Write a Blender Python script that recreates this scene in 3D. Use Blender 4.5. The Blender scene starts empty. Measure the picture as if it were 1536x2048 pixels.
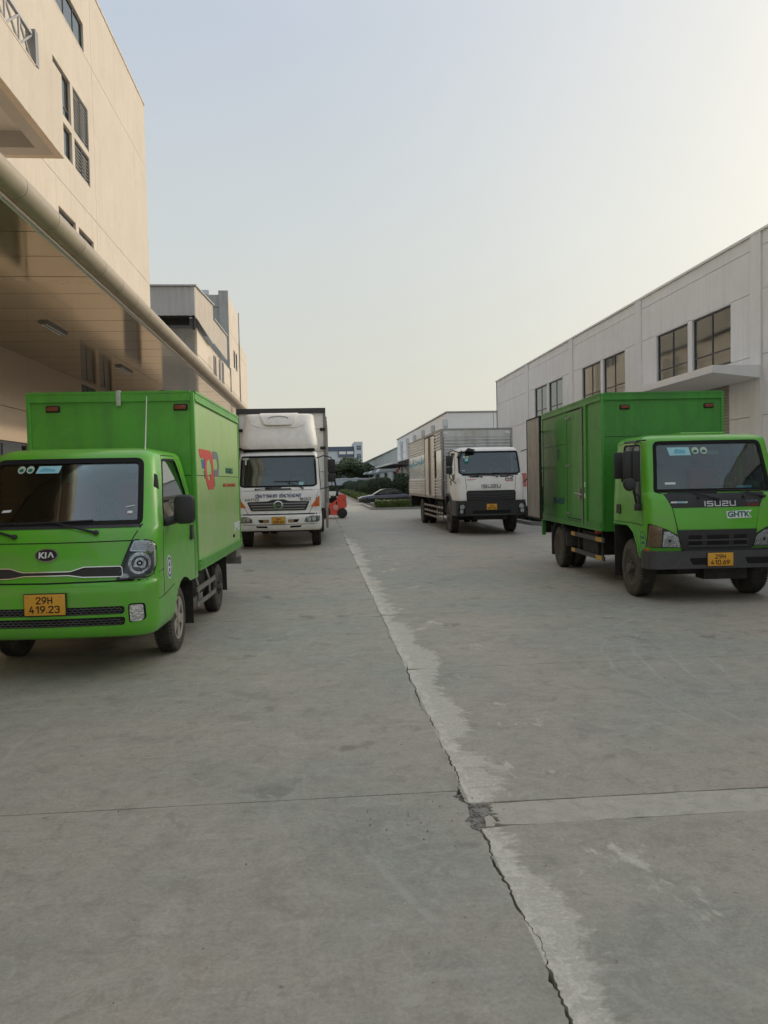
import bpy, bmesh, math, random
from mathutils import Vector, Matrix, geometry
from mathutils.bvhtree import BVHTree
random.seed(7)
S = bpy.context.scene
COL = S.collection
R = math.radians
# ------------------------------------------------------------------ camera, sky, sun, exposure
cam = bpy.data.cameras.new("camera"); cam_o = bpy.data.objects.new("camera", cam); COL.objects.link(cam_o)
rows = ((0.99623202, 0.02415676, -0.08329588), (-0.08416562, 0.03755081, -0.99574399), (-0.02092612, 0.9990027, 0.03944249))
# columns: camera right, camera up, camera back, in world axes (hand held: pitched 2 degrees down, rolled 1.2 degrees)
rm = Matrix(((rows[0][0], rows[0][1], rows[0][2]), (rows[1][0], rows[1][1], rows[1][2]), (rows[2][0], rows[2][1], rows[2][2])))
cam_o.matrix_world = Matrix.Translation((0, 0, 1.6)) @ rm.to_4x4()
cam.sensor_fit = 'HORIZONTAL'; cam.sensor_width = 36; cam.lens = 36.05; cam.clip_start = 0.05; cam.clip_end = 5000
S.camera = cam_o
S.view_settings.view_transform = 'Standard'; S.view_settings.look = 'None'
S.view_settings.exposure = 0.15; S.view_settings.gamma = 1.0
SUN_EL, SUN_AZ = R(23), R(62)      # azimuth measured from +Y towards +X
sd = Vector((math.sin(SUN_AZ)*math.cos(SUN_EL), math.cos(SUN_AZ)*math.cos(SUN_EL), math.sin(SUN_EL)))
sun = bpy.data.lights.new("sun", 'SUN'); sun.energy = 1.05; sun.angle = R(2.5); sun.color = (1.0, 0.84, 0.66)
sun_o = bpy.data.objects.new("sun", sun); COL.objects.link(sun_o)
sun_o.rotation_euler = (-sd).to_track_quat('-Z', 'Y').to_euler(); sun_o.location = (20, 20, 30)

def nd(nt, typ, **kw):
    n = nt.nodes.new(typ)
    for k, v in kw.items():
        if k.startswith('i_'): n.inputs[k[2:].replace('_', ' ')].default_value = v
        else: setattr(n, k, v)
    return n
class NT:
    """small helper to write shader maths"""
    def __init__(s, nt): s.nt = nt
    def val(s, x): return x
    def m(s, op, a, b=None, c=None, clamp=False):
        n = s.nt.nodes.new('ShaderNodeMath'); n.operation = op; n.use_clamp = clamp
        for i, v in enumerate((a, b, c)):
            if v is None: continue
            if isinstance(v, (int, float)): n.inputs[i].default_value = v
            else: s.nt.links.new(v, n.inputs[i])
        return n.outputs[0]
    def ss(s, x, lo, hi):
        n = s.nt.nodes.new('ShaderNodeMapRange'); n.interpolation_type = 'SMOOTHSTEP'
        s.nt.links.new(x, n.inputs[0]); n.inputs[1].default_value = lo; n.inputs[2].default_value = hi
        return n.outputs[0]
    def noise(s, vec, scale, detail=4, rough=.55, dist=0, mp=None):
        if mp is not None:
            q = s.nt.nodes.new('ShaderNodeMapping'); q.inputs['Scale'].default_value = mp
            s.nt.links.new(vec, q.inputs[0]); vec = q.outputs[0]
        n = s.nt.nodes.new('ShaderNodeTexNoise'); s.nt.links.new(vec, n.inputs['Vector'])
        n.inputs['Scale'].default_value = scale; n.inputs['Detail'].default_value = detail
        n.inputs['Roughness'].default_value = rough; n.inputs['Distortion'].default_value = dist
        return n.outputs['Fac']
    def mix(s, f, a, b, mode='MIX'):
        n = s.nt.nodes.new('ShaderNodeMix'); n.data_type = 'RGBA'; n.blend_type = mode
        for sock, v in ((n.inputs[0], f), (n.inputs[6], a), (n.inputs[7], b)):
            if isinstance(v, (int, float)): sock.default_value = v
            elif isinstance(v, tuple): sock.default_value = (v[0], v[1], v[2], 1)
            else: s.nt.links.new(v, sock)
        return n.outputs[2]
    def mulc(s, col, f):
        n = s.nt.nodes.new('ShaderNodeVectorMath'); n.operation = 'SCALE'
        if isinstance(col, tuple): n.inputs[0].default_value = col
        else: s.nt.links.new(col, n.inputs[0])
        if isinstance(f, (int, float)): n.inputs[3].default_value = f
        else: s.nt.links.new(f, n.inputs[3])
        return n.outputs[0]

W = bpy.data.worlds.new("World"); S.world = W; W.use_nodes = True
wn = W.node_tree; wn.nodes.clear(); q = NT(wn)
sky = nd(wn, 'ShaderNodeTexSky', sky_type='NISHITA', sun_disc=False, sun_elevation=SUN_EL, sun_rotation=SUN_AZ,
         air_density=1.6, dust_density=6.0, ozone_density=1.2)
tc = nd(wn, 'ShaderNodeTexCoord'); sx = nd(wn, 'ShaderNodeSeparateXYZ'); wn.links.new(tc.outputs['Generated'], sx.inputs[0])
ramp = nd(wn, 'ShaderNodeValToRGB'); cr = ramp.color_ramp
wn.links.new(sx.outputs[2], ramp.inputs[0])
stops = ((0.0, (.70, .695, .61)), (0.10, (.70, .705, .625)), (0.28, (.635, .675, .67)), (0.50, (.54, .605, .70)), (1.0, (.63, .69, .80)))
while len(cr.elements) < len(stops): cr.elements.new(0.5)
for e, (p, c) in zip(cr.elements, stops): e.position = p; e.color = (*c, 1)
dot = nd(wn, 'ShaderNodeVectorMath', operation='DOT_PRODUCT'); wn.links.new(tc.outputs['Generated'], dot.inputs[0]); dot.inputs[1].default_value = sd
glow = q.m('POWER', q.m('MAXIMUM', dot.outputs['Value'], 0.0), 4.5)
haze = q.mix(glow, ramp.outputs[0], (1.02, .98, .86))
aur = q.m('MULTIPLY', q.m('POWER', q.m('MAXIMUM', dot.outputs['Value'], 0.0), 60.0), 9.0)   # bright aureole round the veiled sun
add = nd(wn, 'ShaderNodeVectorMath', operation='ADD'); wn.links.new(haze, add.inputs[0]); wn.links.new(q.mulc((1.0, .94, .84), aur), add.inputs[1])
haze10 = q.mulc(add.outputs[0], 9.5)
mott = q.noise(tc.outputs['Generated'], 2.2, 5, .6, .4)      # faint uneven veil of haze
haze10 = q.mulc(haze10, q.m('MULTIPLY_ADD', mott, .10, .95))
fin = q.mix(0.88, sky.outputs[0], haze10)
bg = nd(wn, 'ShaderNodeBackground'); wn.links.new(fin, bg.inputs[0]); bg.inputs[1].default_value = 0.1
wo = nd(wn, 'ShaderNodeOutputWorld'); wn.links.new(bg.outputs[0], wo.inputs[0])

# ------------------------------------------------------------------ materials
MATS = {}
def M(name, col, rough=.6, metal=0., var=.12, scale=2.5, fine=0., bump=0., bscale=60, dirt=0., dirtc=(.12, .10, .075), streak=0., spec=.5, coat=0., rvar=.1):
    m = bpy.data.materials.new(name); m.use_nodes = True; nt = m.node_tree; q = NT(nt)
    b = nt.nodes['Principled BSDF']; tc = nt.nodes.new('ShaderNodeTexCoord'); o = tc.outputs['Object']
    n1 = q.noise(o, scale, 5, .6)
    f = q.m('MULTIPLY_ADD', n1, 2*var, 1-var)
    if fine:
        n2 = q.noise(o, scale*22, 3, .6); f = q.m('MULTIPLY', f, q.m('MULTIPLY_ADD', n2, 2*fine, 1-fine))
    c = q.mulc(tuple(col), f)
    if streak:
        st = q.noise(o, 1.0, 4, .6, mp=(5, 5, .35)); c = q.mix(q.m('MULTIPLY', q.ss(st, .45, .75), streak), c, dirtc)
    if dirt:
        dn = q.noise(o, scale*1.7, 6, .7, .6); c = q.mix(q.m('MULTIPLY', q.ss(dn, .42, .72), dirt), c, dirtc)
    nt.links.new(c, b.inputs['Base Color'])
    b.inputs['Metallic'].default_value = metal
    r = q.m('MULTIPLY_ADD', q.noise(o, scale*3, 3), 2*rvar, rough-rvar, clamp=True); nt.links.new(r, b.inputs['Roughness'])
    b.inputs['Specular IOR Level'].default_value = spec
    if coat: b.inputs['Coat Weight'].default_value = coat; b.inputs['Coat Roughness'].default_value = .08
    if bump:
        bn = nt.nodes.new('ShaderNodeBump'); bn.inputs['Strength'].default_value = bump; bn.inputs['Distance'].default_value = .01
        nt.links.new(q.noise(o, bscale, 4), bn.inputs['Height']); nt.links.new(bn.outputs[0], b.inputs['Normal'])
    MATS[name] = m; return m
green_cab = M('green_cab_paint', (.11, .46, .022), .36, 0, .12, 2.6, .07, dirt=.55, dirtc=(.19, .33, .09), coat=.45, bump=.04, bscale=2.5, streak=.12)
green_cab2 = M('green_hood_paint', (.095, .44, .02), .34, 0, .08, 1.6, .03, dirt=.12, dirtc=(.12, .18, .05), coat=.4, bump=.15, bscale=3)
green_box = M('green_cargo_paint', (.10, .42, .035), .42, 0, .12, 1.1, .05, dirt=.4, dirtc=(.06, .17, .04), streak=.4, coat=.15, bump=.12, bscale=4)
green_box_dusty_lit = M('dusty_lit_green_cargo_paint', (.33, .56, .17), .38, 0, .14, .9, .05, dirt=.4, dirtc=(.50, .55, .33), streak=.4, coat=.2, bump=.15, bscale=3)  # dusty green, with the lit look of the road-facing side put into the colour
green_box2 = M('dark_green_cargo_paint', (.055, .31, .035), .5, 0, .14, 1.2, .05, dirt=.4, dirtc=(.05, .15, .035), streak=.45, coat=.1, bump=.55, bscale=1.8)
white_paint = M('white_cab_paint', (.88, .87, .83), .35, 0, .06, 1.5, .03, dirt=.25, dirtc=(.4, .37, .3), coat=.4)
white_grp = M('dirty_white_fairing', (.90, .87, .80), .55, 0, .1, 2, .04, dirt=.22, dirtc=(.50, .45, .36), streak=.2, bump=.05, bscale=5)
black_plastic = M('black_plastic', (.022, .023, .024), .5, 0, .15, 4, .1, dirt=.15, dirtc=(.08, .075, .065))
grey_plastic = M('dark_grey_plastic', (.05, .052, .055), .5, 0, .15, 4, .1, dirt=.25, dirtc=(.12, .11, .1))
gap_black = M('panel_gap_black', (.006, .006, .006), .9, var=.05)
rubber = M('tyre_rubber', (.03, .029, .027), .85, 0, .2, 5, .1, dirt=.5, dirtc=(.12, .105, .085), bump=.3)
rubber_side = M('dusty_tyre_sidewall', (.07, .064, .055), .85, 0, .2, 5, .1, dirt=.6, dirtc=(.16, .14, .11), bump=.3)
chrome = M('chrome', (.58, .59, .60), .18, 1, .04, rvar=.05)
steel = M('dull_steel', (.33, .32, .30), .45, .8, .2, 5, .1, dirt=.4, dirtc=(.14, .11, .08))
alu = M('bare_aluminium_sheet', (.55, .53, .50), .3, .9, .12, 1.3, .06, dirt=.3, dirtc=(.3, .27, .23), bump=.3, bscale=2.5)
stainless = M('wavy_stainless_sheet', (.62, .62, .61), .16, 1, .08, 2, .04, dirt=.2, dirtc=(.35, .31, .27), bump=.9, bscale=3.5, streak=.3)
dull_alu = M('worn_grey_door_sheet', (.33, .31, .28), .42, .6, .2, 1.6, .08, dirt=.5, dirtc=(.16, .13, .10), bump=.3, bscale=2.5, streak=.5)
rim_silver = M('silver_wheel', (.52, .48, .41), .45, .4, .1, 5, .05, dirt=.4, dirtc=(.25, .21, .16))
rim_dark = M('dusty_steel_wheel', (.11, .10, .09), .6, .3, .15, 5, .1, dirt=.4, dirtc=(.17, .145, .11))
chassis = M('chassis_black', (.02, .019, .018), .8, 0, .3, 5, .1, dirt=.4, dirtc=(.07, .06, .045))
plate_yellow = M('yellow_plate', (.72, .36, .03), .5, 0, .06, 9, dirt=.15, dirtc=(.4, .25, .1))
ink_black = M('black_ink', (.01, .01, .012), .6, var=.1)
ink_navy = M('navy_lettering', (.02, .04, .16), .6, var=.1)
ink_teal = M('dark_teal_lettering', (.01, .14, .10), .6, var=.1)
ink_red = M('red_lettering', (.55, .07, .06), .55, var=.1)
ink_darkred = M('dark_red_lettering', (.28, .02, .02), .4, var=.05)
ink_white = M('white_lettering', (.75, .77, .76), .5, var=.08)
ink_silver = M('silver_lettering', (.62, .64, .66), .35, .3, .05)
ink_grey = M('faded_grey_lettering', (.16, .17, .22), .6, var=.15)
ink_blue = M('blue_logo_ink', (.06, .13, .42), .55, var=.1)
sticker_cyan = M('pale_cyan_sticker', (.35, .66, .72), .5, var=.12, scale=14)
sticker_blue = M('blue_print', (.16, .46, .60), .5, var=.2, scale=14)
sticker_pale = M('pale_green_sticker', (.5, .62, .5), .5, var=.12, scale=14)
orange = M('orange_lens', (.62, .13, .015), .25, var=.15, scale=20, coat=.6)
redlens = M('red_brown_lens', (.26, .045, .02), .4, var=.2, scale=20, dirt=.3)
amber_dim = M('faded_amber_lens', (.33, .20, .09), .3, var=.12, scale=12, coat=.5)
lamp_refl = M('lamp_reflector', (.62, .63, .64), .14, 1, .5, 34, bump=1.0, bscale=45)
lamp_clear = M('lamp_lens_silver', (.55, .56, .56), .15, .6, .4, 40, bump=.9, bscale=70, coat=.8)
seat_red = M('red_seat_cover', (.42, .07, .07), .8, var=.1)
seat_black = M('black_seat_fabric', (.03, .03, .032), .85, var=.1)
interior = M('grey_cab_interior', (.26, .26, .25), .8, var=.1)
cream = M('cream_render', (.65, .575, .475), .85, 0, .07, .5, .07, bump=.4, bscale=70, dirt=.22, dirtc=(.46, .39, .31), streak=.28)
cream_low = M('cream_cladding_panel', (.62, .49, .36), .6, 0, .06, .5, .03, dirt=.12, dirtc=(.42, .34, .25))
cream_old = M('stained_cream_render', (.70, .61, .50), .85, 0, .08, .4, .05, dirt=.25, dirtc=(.40, .34, .28), streak=.2)
greywall = M('pale_grey_render', (.77, .785, .795), .8, 0, .06, .35, .03, dirt=.25, dirtc=(.52, .52, .51), streak=.28, bump=.1)
greywall2 = M('white_render', (.78, .79, .79), .8, 0, .05, .3, .02, dirt=.15, dirtc=(.5, .5, .49), streak=.12)
pinkband = M('pink_red_stripe', (.52, .13, .13), .7, 0, .06, .5, .03, dirt=.15, dirtc=(.5, .25, .23))
greyconc = M('weathered_grey_concrete', (.40, .40, .385), .85, 0, .12, 1, .05, dirt=.3, dirtc=(.2, .2, .19), streak=.3)
sheetmetal = M('corrugated_steel_sheet', (.42, .43, .44), .5, .2, .1, .6, .04, dirt=.2, dirtc=(.33, .28, .24), streak=.2)
warehouse_m = M('grey_green_sheet', (.42, .47, .47), .5, 0, .05, .2, .02, streak=.1)
frame_dark = M('dark_window_frame', (.055, .055, .06), .5, var=.1)
frame_grey = M('grey_metal', (.25, .25, .25), .5, .2, var=.1)
gutter_m = M('tan_metal_cladding', (.40, .335, .25), .5, .1, .10, .8, .04, dirt=.35, dirtc=(.20, .16, .115), streak=.2)
shutter_m = M('roller_shutter', (.40, .36, .32), .6, 0, .08, 2, .04, dirt=.2)
roomdark = M('dark_room', (.03, .03, .03), .9, var=.1)
curtain = M('yellowed_curtain', (.36, .36, .34), .9, 0, .1, 1.5, dirt=.3, streak=.5, dirtc=(.2, .18, .15))
soil = M('dark_joint_soil', (.035, .032, .027), .95, 0, .3, 8, .2)
terrain_m = M('far_ground', (.16, .15, .12), .95, 0, .15, .05, .1)
kerb_m = M('kerb_concrete', (.34, .33, .30), .85, 0, .12, 3, .1, bump=.3, dirt=.3)
leaf_dark = M('dark_leaves', (.022, .045, .016), .6, 0, .45, 5, .3)
leaf_hedge = M('hedge_leaves', (.085, .13, .022), .6, 0, .4, 4, .3)
leaf_tree = M('tree_leaves', (.075, .105, .05), .6, 0, .45, .9, .3)
bark = M('bark', (.10, .08, .06), .9, 0, .2, 5, .2)
wood = M('pallet_wood', (.42, .29, .16), .8, 0, .25, 4, .15)
red_truck = M('red_orange_paint', (.85, .10, .06), .3, 0, .05, 2, .02, dirt=.1, dirtc=(.4, .1, .07), coat=.4)
carpaint = M('dark_grey_car_paint', (.045, .048, .055), .22, .4, .05, 2, coat=.8)
farwhite = M('far_white_render', (.55, .59, .63), .8, 0, .04, .1)
farblue = M('far_slate_band', (.10, .13, .18), .7, var=.05)
tape = M('silver_tape', (.55, .54, .52), .4, .5, .15, 20, bump=.8, bscale=60)
yellow_refl = M('yellow_reflector', (.55, .33, .03), .5, var=.15, scale=12, dirt=.3)
rail_cream = M('dirty_cream_rail', (.45, .38, .30), .6, 0, .15, 3, dirt=.5, dirtc=(.1, .09, .08))

dark_chrome = M('dark_chrome_letters', (.16, .165, .17), .25, .7, .05)
def glassmat(name, tint, refl=.12, rough=.03):
    m = bpy.data.materials.new(name); m.use_nodes = True; nt = m.node_tree; nt.nodes.clear(); q = NT(nt)
    o = nt.nodes.new('ShaderNodeOutputMaterial'); t = nt.nodes.new('ShaderNodeBsdfTransparent'); t.inputs[0].default_value = (*tint, 1)
    g = nt.nodes.new('ShaderNodeBsdfGlossy'); g.inputs['Roughness'].default_value = rough; g.inputs['Color'].default_value = (.9, .95, .95, 1)
    lw = nt.nodes.new('ShaderNodeFresnel'); lw.inputs[0].default_value = 1.5
    geo = nt.nodes.new('ShaderNodeNewGeometry')
    f = q.m('ADD', lw.outputs[0], refl, clamp=True)
    mx = nt.nodes.new('ShaderNodeMixShader'); nt.links.new(f, mx.inputs[0]); nt.links.new(t.outputs[0], mx.inputs[1]); nt.links.new(g.outputs[0], mx.inputs[2])
    nt.links.new(mx.outputs[0], o.inputs[0]); MATS[name] = m; return m
glass_ws = glassmat('windscreen_glass', (.80, .87, .86), .028)
glass_side = glassmat('side_window_glass', (.7, .75, .72), .10)
glass_bld = glassmat('window_glass', (.60, .64, .64), .10, .04)
glass_lamp = glassmat('clear_lens', (.92, .93, .94), -.02, .05)

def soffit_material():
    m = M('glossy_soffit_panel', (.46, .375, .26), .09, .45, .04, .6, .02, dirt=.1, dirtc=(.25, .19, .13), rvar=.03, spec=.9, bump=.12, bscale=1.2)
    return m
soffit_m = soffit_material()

def concrete_material():
    m = bpy.data.materials.new('yard_concrete'); m.use_nodes = True; nt = m.node_tree; q = NT(nt)
    b = nt.nodes['Principled BSDF']; geo = nt.nodes.new('ShaderNodeNewGeometry'); P = geo.outputs['Position']
    s = nt.nodes.new('ShaderNodeSeparateXYZ'); nt.links.new(P, s.inputs[0]); x, y = s.outputs[0], s.outputs[1]
    n1 = q.noise(P, .45, 5, .6); n2 = q.noise(P, 2.3, 6, .65, .4); n3 = q.noise(P, 55, 3, .7); n4 = q.noise(P, 190, 2, .6)
    c = q.mix(q.ss(n1, .35, .65), (.40, .36, .292), (.322, .324, .278))
    c = q.mix(q.m('MULTIPLY', q.ss(n2, .5, .72), .5), c, (.245, .237, .208))
    c = q.mix(q.m('MULTIPLY', q.ss(q.noise(P, 1.1, 7, .7, .8), .56, .74), .7), c, (.455, .425, .36))
    br = q.noise(P, 1.0, 5, .65, mp=(1.2, 9, 1)); c = q.mix(q.m('MULTIPLY', q.ss(br, .52, .72), .45), c, (.45, .435, .385))
    c = q.mulc(c, q.m('MULTIPLY_ADD', n3, .60, .70)); c = q.mulc(c, q.m('MULTIPLY_ADD', n4, .40, .80)); c = q.mulc(c, q.m('MULTIPLY_ADD', q.noise(P, 13, 4, .7), .5, .75))
    # swept tyre marks: thin arcs
    wv = nt.nodes.new('ShaderNodeTexWave'); wv.wave_type = 'RINGS'; wv.rings_direction = 'Z'; wv.inputs['Scale'].default_value = 1.1
    wv.inputs['Distortion'].default_value = 2.2; wv.inputs['Detail'].default_value = 3
    mp = nt.nodes.new('ShaderNodeMapping'); mp.inputs['Location'].default_value = (-6.5, -5.5, 0); nt.links.new(P, mp.inputs[0]); nt.links.new(mp.outputs[0], wv.inputs[0])
    arc = q.m('MULTIPLY', q.ss(wv.outputs['Fac'], .93, 1.0), q.ss(q.noise(P, .5, 3), .5, .66))
    c = q.mix(q.m('MULTIPLY', arc, .5), c, (.46, .445, .40))
    # oil drips and dull patches
    ol = q.noise(P, 1.7, 3, .5); c = q.mix(q.m('MULTIPLY', q.ss(ol, .64, .71), .5), c, (.12, .115, .10))
    pt = q.noise(P, 6.5, 5, .75, .6); c = q.mix(q.m('MULTIPLY', q.ss(pt, .50, .68), .50), c, (.235, .22, .185)); c = q.mix(q.m('MULTIPLY', q.m('SUBTRACT', 1, q.ss(pt, .32, .47)), .45), c, (.47, .455, .40))
    sc = q.noise(P, 1.0, 4, .8, 2.5, mp=(3.5, 3.5, 1)); c = q.mix(q.m('MULTIPLY', q.m('MULTIPLY', q.ss(sc, .495, .5), q.m('SUBTRACT', 1, q.ss(sc, .503, .51))), q.m('MULTIPLY', q.ss(q.noise(P, .9, 2), .5, .6), .35)), c, (.50, .48, .43))
    # cement wash running along the joint at x = 0.7
    d = q.m('SUBTRACT', x, .705)
    nA = q.noise(P, 1.0, 6, .65, .6, mp=(2.2, 1.7, 1)); nB = q.noise(P, 1.0, 5, .7, mp=(5, 16, 1)); nC = q.noise(P, 1.0, 6, .8, .8, mp=(26, 40, 1)); nD = q.noise(P, 1.0, 4, .7, .3, mp=(14, 55, 1))
    wr = nt.nodes.new('ShaderNodeValToRGB'); nt.links.new(q.m('MULTIPLY', y, .04), wr.inputs[0]); e_ = wr.color_ramp.elements
    pts = ((.0, .30), (.088, .27), (.118, .16), (.138, .12), (.15, .26), (.20, .24), (.27, .34), (.34, .24), (.50, .22), (.75, .30), (.95, .12), (1.0, 0))
    while len(e_) < len(pts): e_.new(.5)
    for el, (p_, v_) in zip(e_, pts): el.position = p_; el.color = (v_, v_, v_, 1)
    lim = q.m('ADD', wr.outputs[0], q.m('MULTIPLY_ADD', nA, .75, -.40)); lim = q.m('ADD', lim, q.m('MULTIPLY_ADD', nB, .24, -.12))
    far_ = q.ss(q.m('SUBTRACT', lim, d), -.01, .07)
    near_ = q.m('MULTIPLY', q.ss(q.m('SUBTRACT', q.m('MULTIPLY_ADD', nB, .26, -.03), d), -.01, .04), q.m('MULTIPLY_ADD', q.ss(q.noise(P, 1.0, 6, .75, .4, mp=(9, 7, 1)), .40, .56), .7, .3))
    streaky = q.m('MULTIPLY', q.m('MULTIPLY', far_, q.ss(nC, .44, .56)), q.m('MULTIPLY_ADD', q.ss(nD, .40, .60), .55, .45))
    wash = q.m('MAXIMUM', q.m('MULTIPLY', streaky, .9), q.m('MULTIPLY', near_, .88)); wash = q.m('MAXIMUM', wash, q.m('MULTIPLY', far_, .50))
    wash = q.m('MULTIPLY', wash, q.ss(d, -.004, .004))
    isl = q.m('MULTIPLY', q.ss(q.noise(P, 1.0, 5, .65, .3, mp=(2.6, 1.5, 1)), .60, .66), q.m('MULTIPLY', q.ss(d, .2, .3), q.m('SUBTRACT', 1, q.ss(d, .65, .95))))
    wash = q.m('MAXIMUM', wash, q.m('MULTIPLY', isl, .6))
    wash = q.m('MULTIPLY', wash, q.m('SUBTRACT', 1, q.ss(y, 21, 25)))
    c = q.mix(q.m('MULTIPLY', wash, .97), c, q.mulc((.70, .67, .57), q.m('MULTIPLY_ADD', n3, .7, .62)))
    # small pale and dark specks
    sp = q.noise(P, 23, 2, .5); c = q.mix(q.m('MULTIPLY', q.ss(sp, .74, .78), .5), c, (.55, .52, .46)); c = q.mix(q.m('MULTIPLY', q.m('SUBTRACT', 1, q.ss(sp, .22, .27)), .5), c, (.08, .075, .065))
    nt.links.new(c, b.inputs['Base Color'])
    nt.links.new(q.m('MULTIPLY_ADD', n2, .25, .5), b.inputs['Roughness'])
    b.inputs['Specular IOR Level'].default_value = .35
    bn = nt.nodes.new('ShaderNodeBump'); bn.inputs['Strength'].default_value = .35; bn.inputs['Distance'].default_value = .004
    nt.links.new(q.m('ADD', n3, q.m('MULTIPLY', nB, .6)), bn.inputs['Height']); nt.links.new(bn.outputs[0], b.inputs['Normal'])
    return m
concrete = concrete_material()
rubble_m = M('broken_concrete', (.29, .275, .24), .95, 0, .35, 25, .3, bump=.8)
repair_m = M('rough_repair_concrete', (.50, .475, .40), .9, 0, .16, 6, .25, bump=.7, bscale=60, dirt=.35, dirtc=(.2, .19, .165))

pane_dark = M('dull_dark_pane', (.035, .038, .04), .35, 0, .2, 3)
# ------------------------------------------------------------------ mesh helpers
def link(o, parent=None):
    COL.objects.link(o)
    if parent is not None: o.parent = parent
    return o
def tag(o, label=None, cat=None, group=None, kind=None):
    if label: o['label'] = label
    if cat: o['category'] = cat
    if group: o['group'] = group
    if kind: o['kind'] = kind
    return o
def empty(name, loc=(0, 0, 0), rz=0.):
    o = bpy.data.objects.new(name, None); o.location = loc; o.rotation_euler = (0, 0, rz); o.empty_display_size = .3; return link(o)
def rpoly(pts, r=.03, n=4):
    """round the corners of a closed 2D polygon; r number or list"""
    out = []; N = len(pts)
    for i, p in enumerate(pts):
        ri = r[i] if isinstance(r, (list, tuple)) else r
        a = Vector(pts[i-1]); b = Vector(p); c = Vector(pts[(i+1) % N])
        u = (a-b); v = (c-b); lu, lv = u.length, v.length
        if ri <= 0 or lu < 1e-6 or lv < 1e-6: out.append(tuple(b)); continue
        u /= lu; v /= lv; k = min(ri, lu*.49, lv*.49)
        p0 = b+u*k; p1 = b+v*k
        for j in range(n+1):
            t = j/n; q_ = p0*(1-t)**2 + b*2*t*(1-t) + p1*t*t
            out.append((q_.x, q_.y))
    return out
def ellipse(cx, cz, rx, rz, n=28): return [(cx+rx*math.cos(2*math.pi*i/n), cz+rz*math.sin(2*math.pi*i/n)) for i in range(n)]
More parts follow.
